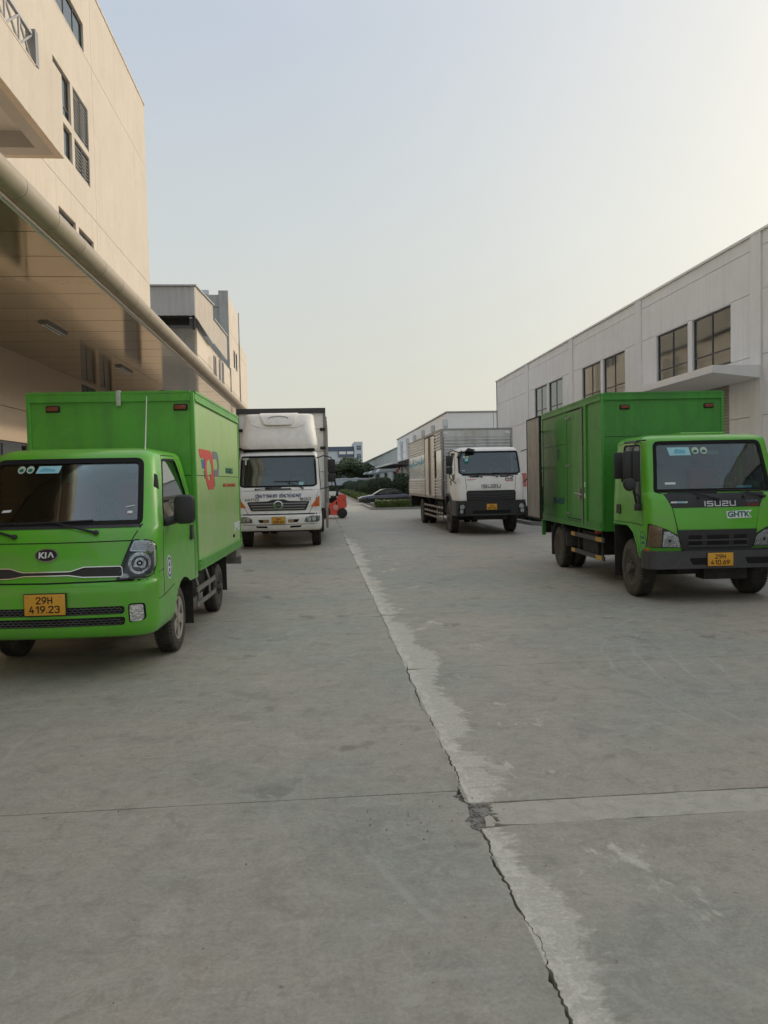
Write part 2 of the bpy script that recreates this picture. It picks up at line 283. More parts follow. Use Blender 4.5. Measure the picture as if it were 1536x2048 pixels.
class MB:
    def __init__(s): s.bm = bmesh.new()
    def face(s, vs, mi=0):
        try: f = s.bm.faces.new(vs); f.material_index = mi; return f
        except ValueError: return None
    def box(s, x0, x1, y0, y1, z0, z1, mi=0, bev=0.):
        if bev > 0:
            b2 = bmesh.new(); bmesh.ops.create_cube(b2, size=1)
            for v in b2.verts: v.co = Vector(((x0+x1)/2+v.co.x*(x1-x0), (y0+y1)/2+v.co.y*(y1-y0), (z0+z1)/2+v.co.z*(z1-z0)))
            bmesh.ops.bevel(b2, geom=b2.edges[:], offset=bev, segments=2, affect='EDGES', profile=.5)
            mp = {v: s.bm.verts.new(v.co) for v in b2.verts}
            for f in b2.faces: s.face([mp[v] for v in f.verts], mi)
            b2.free(); return s
        c = [s.bm.verts.new((x, y, z)) for z in (z0, z1) for x, y in ((x0, y0), (x1, y0), (x1, y1), (x0, y1))]
        for ix in ((3, 2, 1, 0), (4, 5, 6, 7), (0, 1, 5, 4), (1, 2, 6, 5), (2, 3, 7, 6), (3, 0, 4, 7)): s.face([c[i] for i in ix], mi)
        return s
    def prism(s, pts, axis, a, b, mi=0):
        f = {'x': lambda p, t: (t, p[0], p[1]), 'y': lambda p, t: (p[0], t, p[1]), 'z': lambda p, t: (p[0], p[1], t)}[axis]
        A = [s.bm.verts.new(f(p, a)) for p in pts]; B = [s.bm.verts.new(f(p, b)) for p in pts]; n = len(pts)
        s.face(A[::-1], mi); s.face(B, mi)
        for i in range(n): s.face([A[i], A[(i+1) % n], B[(i+1) % n], B[i]], mi)
        return s
    def tube(s, pts, r, n=8, mi=0, cap=True):
        pts = [Vector(p) for p in pts]; rs = r if isinstance(r, (list, tuple)) else [r]*len(pts); prev = None; up = None
        rings = []
        for i, p in enumerate(pts):
            d = (pts[min(i+1, len(pts)-1)]-pts[max(i-1, 0)]).normalized()
            if up is None: up = Vector((0, 0, 1)) if abs(d.z) < .9 else Vector((1, 0, 0))
            a = d.cross(up).normalized(); bb = a.cross(d).normalized(); up = bb
            rings.append([s.bm.verts.new(p+(a*math.cos(2*math.pi*k/n)+bb*math.sin(2*math.pi*k/n))*rs[i]) for k in range(n)])
        for A, B in zip(rings, rings[1:]):
            for k in range(n): s.face([A[k], A[(k+1) % n], B[(k+1) % n], B[k]], mi)
        if cap: s.face(rings[0][::-1], mi); s.face(rings[-1], mi)
        return s
    def lathe(s, prof, axis='x', c=(0, 0, 0), n=32, mi=0, closed=False):
        """prof: list of (t along axis, radius)"""
        rings = []
        for t, r in prof:
            ring = []
            for k in range(n):
                a = 2*math.pi*k/n; u, v = r*math.cos(a), r*math.sin(a)
                p = {'x': (t, u, v), 'y': (u, t, v), 'z': (u, v, t)}[axis]
                ring.append(s.bm.verts.new((c[0]+p[0], c[1]+p[1], c[2]+p[2])))
            rings.append(ring)
        seq = list(zip(rings, rings[1:]))
        if closed: seq.append((rings[-1], rings[0]))
        for A, B in seq:
            for k in range(n): s.face([A[k], A[(k+1) % n], B[(k+1) % n], B[k]], mi)
        if not closed:
            if prof[0][1] > 1e-5: s.face(rings[0], mi)
            if prof[-1][1] > 1e-5: s.face(rings[-1][::-1], mi)
        return s
    def quad(s, *ps, mi=0): s.face([s.bm.verts.new(p) for p in ps], mi); return s
    def build(s, name, mats, parent=None, bevel=0., angle=35, norm=True, merge=False):
        if merge: bmesh.ops.remove_doubles(s.bm, verts=s.bm.verts[:], dist=1e-5)
        if norm: bmesh.ops.recalc_face_normals(s.bm, faces=s.bm.faces[:])
        if bevel > 0: bmesh.ops.bevel(s.bm, geom=s.bm.edges[:], offset=bevel, segments=2, affect='EDGES', clamp_overlap=True)
        me = bpy.data.meshes.new(name); s.bm.to_mesh(me); s.bm.free()
        for m in (mats if isinstance(mats, (list, tuple)) else [mats]): me.materials.append(m)
        me.polygons.foreach_set('use_smooth', [True]*len(me.polygons)); me.set_sharp_from_angle(angle=R(angle))
        o = bpy.data.objects.new(name, me); return link(o, parent)
def bx(name, parent, mat, *a, bev=0.):
    return MB().box(*a, bev=bev).build(name, mat, parent)
def copy_tree(o, parent=None):
    c = o.copy(); link(c, None); c.parent = parent
    for ch in list(o.children): copy_tree(ch, c)
    return c
def evaluated_mesh(o):
    dg = bpy.context.evaluated_depsgraph_get(); dg.update(); return bpy.data.meshes.new_from_object(o.evaluated_get(dg))
def boolean(o, cutters):
    """subtract closed meshes, keeping the cutters' materials on the cut faces"""
    for c in cutters:
        m = o.modifiers.new('cut', 'BOOLEAN'); m.operation = 'DIFFERENCE'; m.object = c; m.solver = 'MANIFOLD'
    me = evaluated_mesh(o); o.modifiers.clear(); old = o.data; o.data = me
    me.set_sharp_from_angle(angle=R(32))
    for c in cutters: bpy.data.objects.remove(c)
    return o
def bvh_of(o):
    bm = bmesh.new(); bm.from_mesh(o.data); t = BVHTree.FromBMesh(bm); bm.free(); return t
def hit(bvh, axis, sgn, u, v, default=None):
    if axis == 'y': o, d = Vector((u, -6*sgn, v)), Vector((0, sgn, 0))
    else: o, d = Vector((-6*sgn, u, v)), Vector((sgn, 0, 0))
    h = bvh.ray_cast(o, d, 12)
    if h[0] is None or (axis == 'x' and h[0].x*sgn > -.45): return None
    return h[0]
def patch(name, parent, mat, pts, bvh, axis='y', sgn=1, off=.004, depth=.012, holes=(), res=.06, y=None, edge=None):
    """a thin panel with the outline pts, laid on the body surface seen along +/-axis"""
    def dens(ps):
        out = []
        for i, p in enumerate(ps):
            a, b = Vector(p), Vector(ps[(i+1) % len(ps)]); k = max(1, int((b-a).length/res))
            for j in range(k): out.append(tuple(a+(b-a)*j/k))
        return out
    loops = [dens(pts)]+[dens(h) for h in holes]
    V2, E2 = [], []
    for lp in loops:
        b0 = len(V2); V2 += [Vector(p) for p in lp]; E2 += [(b0+i, b0+(i+1) % len(lp)) for i in range(len(lp))]
    us = [p.x for p in V2]; vs = [p.y for p in V2]
    def inside(pt, lp):
        c = False; j = len(lp)-1
        for i in range(len(lp)):
            if (lp[i][1] > pt[1]) != (lp[j][1] > pt[1]) and pt[0] < (lp[j][0]-lp[i][0])*(pt[1]-lp[i][1])/(lp[j][1]-lp[i][1])+lp[i][0]: c = not c
            j = i
        return c
    u = min(us)+res*.5
    nb = len(V2)
    while u < max(us):
        v = min(vs)+res*.5
        while v < max(vs):
            if inside((u, v), loops[0]) and not any(inside((u, v), h) for h in loops[1:]) and min((p-Vector((u, v))).length for p in V2[:nb]) > res*.35:
                V2.append(Vector((u, v)))
            v += res
        u += res
    vo, eo, fo, *_ = geometry.delaunay_2d_cdt(V2, E2, [], 2 if holes else 1, 1e-6)
    if holes:
        fo = [f for f in fo if inside(tuple(sum((vo[i] for i in f), Vector((0, 0)))/len(f)), loops[0]) and not any(inside(tuple(sum((vo[i] for i in f), Vector((0, 0)))/len(f)), h) for h in loops[1:])]
    last = None; P = []
    for p in vo:
        if bvh is None: h = Vector((p.x, y, p.y)) if axis == 'y' else Vector((y, p.x, p.y))
        else:
            h = hit(bvh, axis, sgn, p.x, p.y)
            if h is None:
                k = .985
                for t in range(1, 12):
                    h = hit(bvh, axis, sgn, p.x*(1-.01*t), p.y) if axis == 'y' else hit(bvh, axis, sgn, p.x+.006*t, p.y-.008*t)
                    if h is not None: break
            if h is None: h = last if last is not None else Vector((p.x, 0, p.y))
            h = h.copy()
            if axis == 'y': h.x = p.x; h.z = p.y
            else: h.y = p.x; h.z = p.y
        last = h; P.append(h)
    dv = Vector((0, -sgn, 0)) if axis == 'y' else Vector((-sgn, 0, 0))
    bm = bmesh.new()
    A = [bm.verts.new(p+dv*off) for p in P]; B = [bm.verts.new(p+dv*(off-depth)) for p in P]
    cnt = {}
    for f in fo:
        for i in range(len(f)):
            e = (f[i], f[(i+1) % len(f)]); cnt[e] = 1
    for f in fo:
        try: bm.faces.new([A[i] for i in f]); bm.faces.new([B[i] for i in reversed(f)])
        except ValueError: pass
    for (a, b) in list(cnt):
        if (b, a) not in cnt:
            try: bm.faces.new([A[b], A[a], B[a], B[b]])
            except ValueError: pass
    bmesh.ops.recalc_face_normals(bm, faces=bm.faces[:])
    me = bpy.data.meshes.new(name); bm.to_mesh(me); bm.free(); me.materials.append(mat)
    me.polygons.foreach_set('use_smooth', [True]*len(me.polygons)); me.set_sharp_from_angle(angle=R(40))
    o = bpy.data.objects.new(name, me); return link(o, parent)
def strip_poly(path, w):
    """outline of a ribbon of width w along a 2D path"""
    L, Rr = [], []
    for i, p in enumerate(path):
        a = Vector(path[max(i-1, 0)]); b = Vector(path[min(i+1, len(path)-1)]); d = (b-a).normalized(); n = Vector((-d.y, d.x))*w/2
        L.append(tuple(Vector(p)+n)); Rr.append(tuple(Vector(p)-n))
    return L+Rr[::-1]
def text(name, s, parent, mat, origin, u, v, w, h, depth=.003, bold=0., shear=0., bvh=None, axis='y', sgn=1, spacing=1.0):
    """lettering: lower-left origin, unit vectors u (reading) and v (up), fitted to w x h"""
    cu = bpy.data.curves.new(name, 'FONT'); cu.body = s; cu.offset = bold; cu.shear = shear; cu.space_character = spacing; cu.resolution_u = 3; cu.extrude = .01
    o = bpy.data.objects.new(name, cu); link(o); me = evaluated_mesh(o); bpy.data.objects.remove(o)
    xs = [p.co.x for p in me.vertices]; ys = [p.co.y for p in me.vertices]
    x0, x1, y0, y1 = min(xs), max(xs), min(ys), max(ys); u = Vector(u); v = Vector(v); n = u.cross(v); og = Vector(origin)
    for p in me.vertices:
        t = p.co.z; q_ = og+u*((p.co.x-x0)/(x1-x0)*w)+v*((p.co.y-y0)/(y1-y0)*h)
        if bvh is not None:
            hh = hit(bvh, axis, sgn, q_.x if axis == 'y' else q_.y, q_.z)
            if hh is not None:
                if axis == 'y': q_.y = hh.y
                else: q_.x = hh.x
        p.co = q_+n*(depth if t > 0 else -.004)
    me.materials.clear(); me.materials.append(mat); me.name = name
    o = bpy.data.objects.new(name, me); return link(o, parent)

GL = {'0': [[(0, .3), (.08, .08), (.3, 0), (.7, 0), (.92, .08), (1, .3), (1, 1.7), (.92, 1.92), (.7, 2), (.3, 2), (.08, 1.92), (0, 1.7), (0, .3)]], '1': [[(.15, 1.55), (.6, 2), (.6, 0)]],
      '2': [[(0, 1.6), (.08, 1.9), (.3, 2), (.7, 2), (.95, 1.88), (1, 1.6), (.95, 1.3), (.1, .2), (0, 0), (1, 0)]], '3': [[(0, 1.75), (.2, 2), (.8, 2), (1, 1.8), (1, 1.3), (.8, 1.08), (.45, 1.06)], [(.8, 1.08), (1, .85), (1, .25), (.8, 0), (.2, 0), (0, .25)]],
      '4': [[(.55, 2), (0, .55), (1, .55)], [(.72, 1.05), (.72, 0)]], '6': [[(.8, 2), (.3, 1.4), (.05, .9), (0, .4), (.15, .05), (.4, 0), (.7, 0), (.95, .15), (1, .6), (.9, 1.05), (.6, 1.18), (.2, 1.1)]],
      '7': [[(0, 2), (1, 2), (.35, 0)]], '8': [[(.2, 1.08), (0, 1.35), (0, 1.75), (.2, 2), (.8, 2), (1, 1.75), (1, 1.35), (.8, 1.08), (.2, 1.08), (0, .8), (0, .25), (.2, 0), (.8, 0), (1, .25), (1, .8), (.8, 1.08)]],
      '9': [[(.2, 0), (.7, .6), (.95, 1.1), (1, 1.6), (.85, 1.95), (.6, 2), (.3, 2), (.05, 1.85), (0, 1.4), (.1, .95), (.4, .82), (.8, .9)]], 'H': [[(0, 0), (0, 2)], [(1, 0), (1, 2)], [(0, 1), (1, 1)]], '.': [[(.0, .0), (.02, .0)]],
      'I': [[(0, 0), (0, 2)]], 'S': [[(1, 1.95), (.1, 1.95), (0, 1.85), (0, 1.1), (.1, 1), (.9, 1), (1, .9), (1, .1), (.9, 0), (0, 0)]], 'U': [[(0, 2), (0, .1), (.1, 0), (.9, 0), (1, .1), (1, 2)]], 'Z': [[(0, 1.95), (.9, 1.95), (1, 1.85), (1, 1.1), (.9, 1), (.1, 1), (0, .9), (0, 0), (1, 0)]],
      'N': [[(0, 0), (0, 1.9), (.9, 1.9), (1, 1.8), (1, 0)]], 'O': [[(0, 0), (0, 2), (1, 2), (1, 0), (0, 0)]], '5': [[(1, 1.95), (0, 1.95), (0, 1.05), (.9, 1.05), (1, .95), (1, .1), (.9, 0), (0, 0)]]}
GWD = {'.': .05, 'I': .0, '1': .7}
def strokes(name, s, parent, mat, x, z, w, h, y=None, bvh=None, depth=.004, sw=.26, gap=.5, rnd=True):
    """lettering drawn with pen strokes on a front (x, z) plane or surface"""
    tot = sum(GWD.get(c, 1.0) for c in s)+gap*(len(s)-1); sx = w/tot; sz = h/2; t = sw*sz*.9; mb = MB(); cx = 0
    def yy(px, pz):
        if bvh is None: return y
        hh = hit(bvh, 'y', 1, px, pz); return hh.y if hh is not None else 0
    def piece(pts):
        A = []; B = []
        for p in pts: 
            b_ = yy(*p); A.append(mb.bm.verts.new((p[0], b_-depth, p[1]))); B.append(mb.bm.verts.new((p[0], b_+.004, p[1])))
        mb.face(A); n = len(A)
        for i in range(n): mb.face([A[i], A[(i+1) % n], B[(i+1) % n], B[i]])
    for c in s:
        for st in GL[c]:
            P_ = [(x+(cx+a)*sx, z+b*sz) for a, b in st]
            for p, q_ in zip(P_, P_[1:]):
                a, b = Vector(p), Vector(q_); L_ = (b-a).length
                if L_ < 1e-6: continue
                d = (b-a)/L_; n = Vector((-d.y, d.x))*t/2; e = d*(t*.5 if not rnd else 0); a = a-e; b = b+e
                piece([tuple(a+n), tuple(a-n), tuple(b-n), tuple(b+n)])
            if rnd:
                for p in P_: piece([(p[0]+t/2*math.cos(k*math.pi/4), p[1]+t/2*math.sin(k*math.pi/4)) for k in range(8)])
        cx += GWD.get(c, 1.0)+gap
    return mb.build(name, mat, parent)

# ------------------------------------------------------------------ ground
CRX = .70
def crack_x(y):
    return CRX+.010*math.sin(y*3.1)+.008*math.sin(y*7.7+1)+.006*math.sin(y*17+2)
_cr = random.Random(3)
ground = tag(MB().box(-700, 900, -300, 2200, -.30, -.062).build('ground', soil), kind='structure')
ground.data.materials[0] = terrain_m
bed = tag(MB().box(-8.4, 11.4, -4, 47, -.0615, -.055).build('joint_bed', soil), kind='structure')
slabs = empty('yard_paving'); slabs['kind'] = 'structure'
ys_fine = []
yy = -2.7
while yy < 33:
    ys_fine.append(yy); yy += .018 if yy < 6 else (.05 if yy < 12 else .15)
jag = [(y, crack_x(y)+_cr.gauss(0, .0035)) for y in ys_fine]
def gapw(y): 
    g = .004+.003*math.sin(y*2.3)+.0025*math.sin(y*9+1)+abs(_cr.gauss(0, .002))
    for c, w, s_ in ((2.35, .016, .05), (2.15, .008, .12), (3.05, .006, .1), (2.75, .007, .03), (3.3, .009, .05), (4.3, .005, .2), (5.0, .005, .1)): g += w*math.exp(-((y-c)/s_)**2)
    return max(.0025, g)
gw = {y: gapw(y) for y, _ in jag}
# the spalled corner where the repair strip meets the joint
def spall_l(y):   # how far the left slab is broken back
    a = .030*math.exp(-((y-3.79)/.07)**4) if 3.6 < y < 3.95 else 0
    b = .028*math.exp(-((y-3.47)/.075)**4)
    return (a+b)*(1+.35*math.sin(y*70)+.25*math.sin(y*133))
def spall_r(y):
    a = .018*math.exp(-((y-3.50)/.06)**4)
    return a*(1+.4*math.sin(y*90))
def edge_l(y0, y1): return [(x-gw[y]*.5-spall_l(y), y) for y, x in jag if y0 <= y <= y1]
def edge_r(y0, y1): return [(x+gw[y]*.5+spall_r(y), y) for y, x in jag if y0 <= y <= y1]
def jl(x, y, a): return y+a*.004*math.sin(x*9+y)+random.gauss(0, .0012)
def slab(pts):
    return MB().prism(pts, 'z', -.05, 0).build('concrete_slab', concrete, slabs)
G = .004
LJ = [-2.6, -1.35, 3.86, 9.07, 14.28, 19.5, 24.7, 29.9]
for i in range(len(LJ)-1):
    a, b = LJ[i]+G, LJ[i+1]-G
    e = edge_l(a, b)
    xs = [-4.4+G+(.6+4.4)*k/40 for k in range(41)]
    if not e: e = [(CRX-.01, a), (CRX-.01, b)]
    pts = [(x, a+random.gauss(0, .0012)) for x in xs]+e+[(x, b+random.gauss(0, .0012)) for x in reversed(xs)]
    slab(pts)
    slab([(-7.42, a), (-4.4-G, a), (-4.4-G, b), (-7.42, b)])
RJ = [-2.6, -1.9, .78, 3.44, None, 3.70, 6.45, 9.12, 11.8, 14.45, 17.1, 19.8, 22.4, 25.1, 27.75, 30.4]
i = 0
while i < len(RJ)-1:
    if RJ[i+1] is None: i += 2; continue
    if RJ[i] is None: i += 1; continue
    a, b = RJ[i]+G*.8, RJ[i+1]-G*.8
    if i >= 1 and b > 25.0: pass
    e = edge_r(a, b)
    if not e: e = [(CRX+.01, a), (CRX+.01, b)]
    xs = [.85+(5.8-.85)*k/40 for k in range(41)]
    pts = list(reversed(e))+[(x, a+random.gauss(0, .0015)) for x in xs]+[(5.8-G, a), (5.8-G, b)]+[(x, b+random.gauss(0, .0015)) for x in reversed(xs)]
    slab(pts)
    slab([(5.8+G, a), (10.97, a), (10.97, b), (5.8+G, b)])
    i += 1
# repair strip, with its own broken end
e = [(.80+.016*math.sin(k*2.1)+random.gauss(0, .006), 3.70-.006-k*.0124) for k in range(20)]
xs = [.9+(5.8-.9)*k/60 for k in range(61)]
MB().prism(e+[(x, 3.448+random.gauss(0, .003)+.004*math.sin(x*5)) for x in xs]+[(x, 3.696+random.gauss(0, .003)) for x in reversed(xs)], 'z', -.05, -.003).build('repair_strip', repair_m, slabs)
# loose lump between the joint and the strip, plus crumbs
lump = [(.735, 3.455), (.775, 3.45), (.79, 3.50), (.785, 3.55), (.775, 3.57), (.75, 3.555), (.742, 3.50)]
MB().prism([(x+random.gauss(0, .002), y) for x, y in lump], 'z', -.05, -.006).build('broken_slab_corner', repair_m, slabs)
lump2 = [(.715, 3.585), (.755, 3.58), (.785, 3.60), (.79, 3.675), (.75, 3.67), (.72, 3.685), (.712, 3.65)]
MB().prism([(x+random.gauss(0, .002), y) for x, y in lump2], 'z', -.05, -.014).build('broken_slab_corner', rubble_m, slabs)
MB().prism([(.60, 3.38), (.90, 3.38), (.90, 3.86), (.60, 3.86)], 'z', -.052, -.020).build('joint_fill', rubble_m, slabs)
def crumb(mb, x, y, z, r):
    vs = []
    for k in range(8):
        v = Vector((((k & 1)*2-1), ((k >> 1 & 1)*2-1), ((k >> 2 & 1)*2-1)))*r*.6
        vs.append(mb.bm.verts.new((x+v.x*random.uniform(.5, 1.2), y+v.y*random.uniform(.5, 1.2), z+v.z*random.uniform(.4, 1.0))))
    bmesh.ops.convex_hull(mb.bm, input=vs)
mb = MB()
for k in range(420):
    c = random.choice(((.655, 3.79, .05, .05), (.70, 3.70, .05, .03), (.70, 3.47, .05, .05), (.78, 3.69, .09, .02), (.86, 3.6, .015, .07), (.72, 3.58, .04, .05)))
    crumb(mb, random.gauss(c[0], c[2]*.6), random.gauss(c[1], c[3]*.7), random.uniform(-.035, -.004), random.choice((.003, .004, .006, .009)))
for y, x in jag[::3]:
    if 2 < y < 6 and random.random() < .35: crumb(mb, x+random.gauss(0, .004), y, -.01, .004)
tag(mb.build('concrete_crumbs', rubble_m, slabs, angle=10), kind='stuff')
mb = MB()
for k in range(26):
    crumb(mb, random.uniform(.1, .75), random.gauss(3.55, .12), .003, random.choice((.004, .006, .004)))
for k in range(70):
    crumb(mb, random.uniform(-3, 4), random.uniform(2.2, 12), .002, random.choice((.003, .004, .006)))
tag(mb.build('grit', rubble_m, slabs, angle=10), kind='stuff')
# yard beyond the slabs, where joints can no longer be told apart
tag(MB().box(-7.42, CRX-.006, 29.91, 47.2, -.05, -.0005).build('far_pavement', concrete), kind='structure')
tag(MB().box(CRX+.006, 10.97, 30.42, 47.2, -.05, -.0005).build('far_pavement', concrete), kind='structure')
tag(MB().box(-60, 60, 47.21, 300, -.06, -.002).build('road', concrete), kind='structure')
tag(MB().box(-60, -7.43, -30, 47.2, -.06, -.03).build('pavement', concrete), kind='structure')

# ------------------------------------------------------------------ building helpers
def wall_panel(name, parent, mats, X, out, u0, u1, v0, v1, holes=(), th=.12, gap=.008, axis='x', rec=0.):
    """flat wall panel on the plane x=X (or y=X), facing `out`, with rectangular holes (u0,u1,v0,v1)"""
    u0 += gap; u1 -= gap; v0 += gap; v1 -= gap
    H = [(max(a, u0), min(b, u1), max(c, v0), min(d, v1)) for a, b, c, d in holes if a < u1 and b > u0 and c < v1 and d > v0]
    us = sorted({u0, u1, *[h[0] for h in H], *[h[1] for h in H]}); vs = sorted({v0, v1, *[h[2] for h in H], *[h[3] for h in H]})
    bm = bmesh.new(); cache = {}
    def P(u, v, d):
        k = (round(u, 5), round(v, 5), d)
        if k not in cache:
            t = X-out*d; cache[k] = bm.verts.new((t, u, v) if axis == 'x' else (u, t, v))
        return cache[k]
    solid = {}
    for i in range(len(us)-1):
        for j in range(len(vs)-1):
            cu, cv = (us[i]+us[i+1])/2, (vs[j]+vs[j+1])/2
            solid[i, j] = not any(h[0] < cu < h[1] and h[2] < cv < h[3] for h in H)
    for (i, j), s_ in solid.items():
        if not s_: continue
        a, b, c, d = us[i], us[i+1], vs[j], vs[j+1]
        bm.faces.new([P(a, c, 0), P(b, c, 0), P(b, d, 0), P(a, d, 0)]); bm.faces.new([P(a, d, th), P(b, d, th), P(b, c, th), P(a, c, th)])
        for (di, dj, p, q_) in ((-1, 0, (a, c), (a, d)), (1, 0, (b, c), (b, d)), (0, -1, (a, c), (b, c)), (0, 1, (a, d), (b, d))):
            if not solid.get((i+di, j+dj), False): bm.faces.new([P(*p, 0), P(*q_, 0), P(*q_, th), P(*p, th)])
    bmesh.ops.recalc_face_normals(bm, faces=bm.faces[:])
    me = bpy.data.meshes.new(name); bm.to_mesh(me); bm.free()
    for m in (mats if isinstance(mats, (list, tuple)) else [mats]): me.materials.append(m)
    return link(bpy.data.objects.new(name, me), parent)
def xbox(mb, X, out, d0, d1, u0, u1, v0, v1, axis='x', mi=0):
    a, b = sorted((X-out*d0, X-out*d1))
    if axis == 'x': mb.box(a, b, u0, u1, v0, v1, mi)
    else: mb.box(u0, u1, a, b, v0, v1, mi)
def window(parent, X, out, u0, u1, v0, v1, cols=2, rows=(), depth=.07, fr=.05, axis='x', gl=None, fm=None, name='window', cur=0.):
    """frame (part) with a pane per light and an optional curtain behind"""
    gl = gl or glass_bld; fm = fm or frame_dark
    mb = MB(); a = depth; b = depth+.05
    for (p, q_, r, s_) in ((u0, u1, v0, v0+fr), (u0, u1, v1-fr, v1), (u0, u0+fr, v0+fr, v1-fr), (u1-fr, u1, v0+fr, v1-fr)): xbox(mb, X, out, a, b, p, q_, r, s_, axis)
    cs = [u0+(u1-u0)*k/cols for k in range(cols+1)]; rs = [v0, *rows, v1]
    for c in cs[1:-1]: xbox(mb, X, out, a+.004, b-.004, c-fr*.4, c+fr*.4, v0+fr, v1-fr, axis)
    for r in rs[1:-1]: xbox(mb, X, out, a+.006, b-.006, u0+fr, u1-fr, r-fr*.4, r+fr*.4, axis)
    w = mb.build(name, fm, parent)
    for i in range(cols):
        for j in range(len(rs)-1):
            g = MB(); xbox(g, X, out, a+.022+.001*((i+j) % 2), a+.03+.001*((i+j) % 2), cs[i]+fr*.3, cs[i+1]-fr*.3, rs[j]+fr*.3, rs[j+1]-fr*.3, axis); g.build('pane', gl, w)
    mb = MB(); xbox(mb, X, out, .55, .6, u0-.3, u1+.3, v0-.3, v1+.3, axis); mb.build('dark_room_back', roomdark, w)
    if cur:
        mb = MB(); n = 14
        for k in range(n):
            p = u0+(u1-u0)*k/n; 
            if random.random() < cur: xbox(mb, X, out, .22+.02*(k % 2), .24+.02*(k % 2), p, p+(u1-u0)/n*1.02, v0+random.choice((0, .02, .05)), v1, axis)
        if len(mb.bm.faces): mb.build('curtain', curtain, w)
        else: mb.bm.free()
    return w

# ------------------------------------------------------------------ left: tall cream building with canopy
LB = empty('factory_building', (-7.9, 16, 0))
tag(LB, 'tall cream rendered building on the left with balcony and long glossy canopy', 'building')
def LBo(o): o.location = Vector(o.location)-Vector((-7.9, 16, 0)); return o
class Shift:
    """build children in world coordinates under a root that sits elsewhere"""
    def __init__(s, root): s.root = root; s.inv = Matrix.Translation(-Vector(root.location))
def fix(root):
    t = Vector(root.location)
    for c in root.children:
        if not c.get('_f'): c.location = Vector(c.location)-t; c['_f'] = 1
holesU = [(24.6, 28.52, 16.93, 17.92), (25.08, 26.78, 13.60, 15.03), (25.08, 26.78, 12.33, 13.36), (27.05, 28.74, 13.57, 15.05), (27.05, 28.74, 12.33, 13.36),
          (25.15, 26.85, 9.2, 10.45), (27.2, 28.92, 9.2, 10.45), (17.5, 20.4, 16.93, 17.92), (17.4, 19.2, 12.4, 15.0), (10, 12, 12.4, 15.0)]
for (a, b) in ((-6, 6.9), (6.9, 18.1), (18.1, 29.42), (29.42, 38.3)):
    for (c, d) in ((5.35, 11.32), (11.32, 16.86), (16.86, 19.8)):
        wall_panel('wall_panel', LB, cream, -7.9, 1, a, b, c, d, holesU, th=.16, gap=.009)
mb = MB(); mb.box(-24, -8.55, -6, 38.2, 0, 19.7); mb.build('wall', cream, LB)
mb = MB(); mb.box(-8.55, -8.06, 37.9, 38.2, 0, 19.65); mb.box(-8.55, -8.06, -6, -5.7, 0, 19.65); mb.box(-8.52, -8.03, -5.9, 38.1, 11.27, 11.37); mb.box(-8.52, -8.03, -5.9, 38.1, 16.81, 16.91); mb.box(-8.55, -8.06, -5.9, 38.1, 19.5, 19.64)
mb.box(-8.5, -8.065, 29.37, 29.47, 5.3, 19.6); mb.box(-8.5, -8.065, 18.05, 18.15, 5.3, 19.6); mb.build('wall', cream, LB)
bx('parapet_coping', LB, cream, -8.2, -7.87, -6, 38.32, 19.8, 19.9)
window(LB, -7.9, 1, 24.6, 28.52, 16.93, 17.92, 4, (), .06, .07, fm=frame_dark)
window(LB, -7.9, 1, 17.5, 20.4, 16.93, 17.92, 3, (), .06, .07)
window(LB, -7.9, 1, 25.08, 26.78, 13.60, 15.03, 2, (14.0,), .08, .06)
window(LB, -7.9, 1, 25.08, 26.78, 12.33, 13.36, 2, (), .08, .06)
window(LB, -7.9, 1, 17.4, 19.2, 12.4, 15.0, 2, (), .08, .06); window(LB, -7.9, 1, 10, 12, 12.4, 15.0, 2, (), .08, .06)
window(LB, -7.9, 1, 25.15, 26.85, 9.2, 10.45, 2, (), .08, .06); window(LB, -7.9, 1, 27.2, 28.92, 9.2, 10.45, 2, (), .08, .06)
slat_m = M('louvre_slat_paint', (.42, .41, .39), .5)
for (v0, v1) in ((13.57, 15.05), (12.33, 13.36)):
    mb = MB()
    for p in ((27.05, 28.74, v0, v0+.06), (27.05, 28.74, v1-.06, v1), (27.05, 27.11, v0+.06, v1-.06), (28.68, 28.74, v0+.06, v1-.06), (27.87, 27.93, v0+.06, v1-.06)): xbox(mb, -7.9, 1, .03, .12, *p)
    w = mb.build('louvre', frame_dark, LB)
    k = v0+.1
    while k < v1-.1:
        m2 = MB(); m2.quad((-7.95, 27.11, k), (-7.95, 28.68, k), (-8.02, 28.68, k+.075), (-8.02, 27.11, k+.075)); m2.quad((-7.958, 27.11, k-.006), (-7.958, 28.68, k-.006), (-8.028, 28.68, k+.069), (-8.028, 27.11, k+.069))
        m2.box(-7.952, -7.944, 27.11, 28.68, k-.016, k+.012); m2.build('slat', slat_m, w); k += .125
    mb = MB(); xbox(mb, -7.9, 1, .25, .27, 26.9, 28.9, v0-.1, v1+.1); mb.build('dark_room_back', roomdark, w)
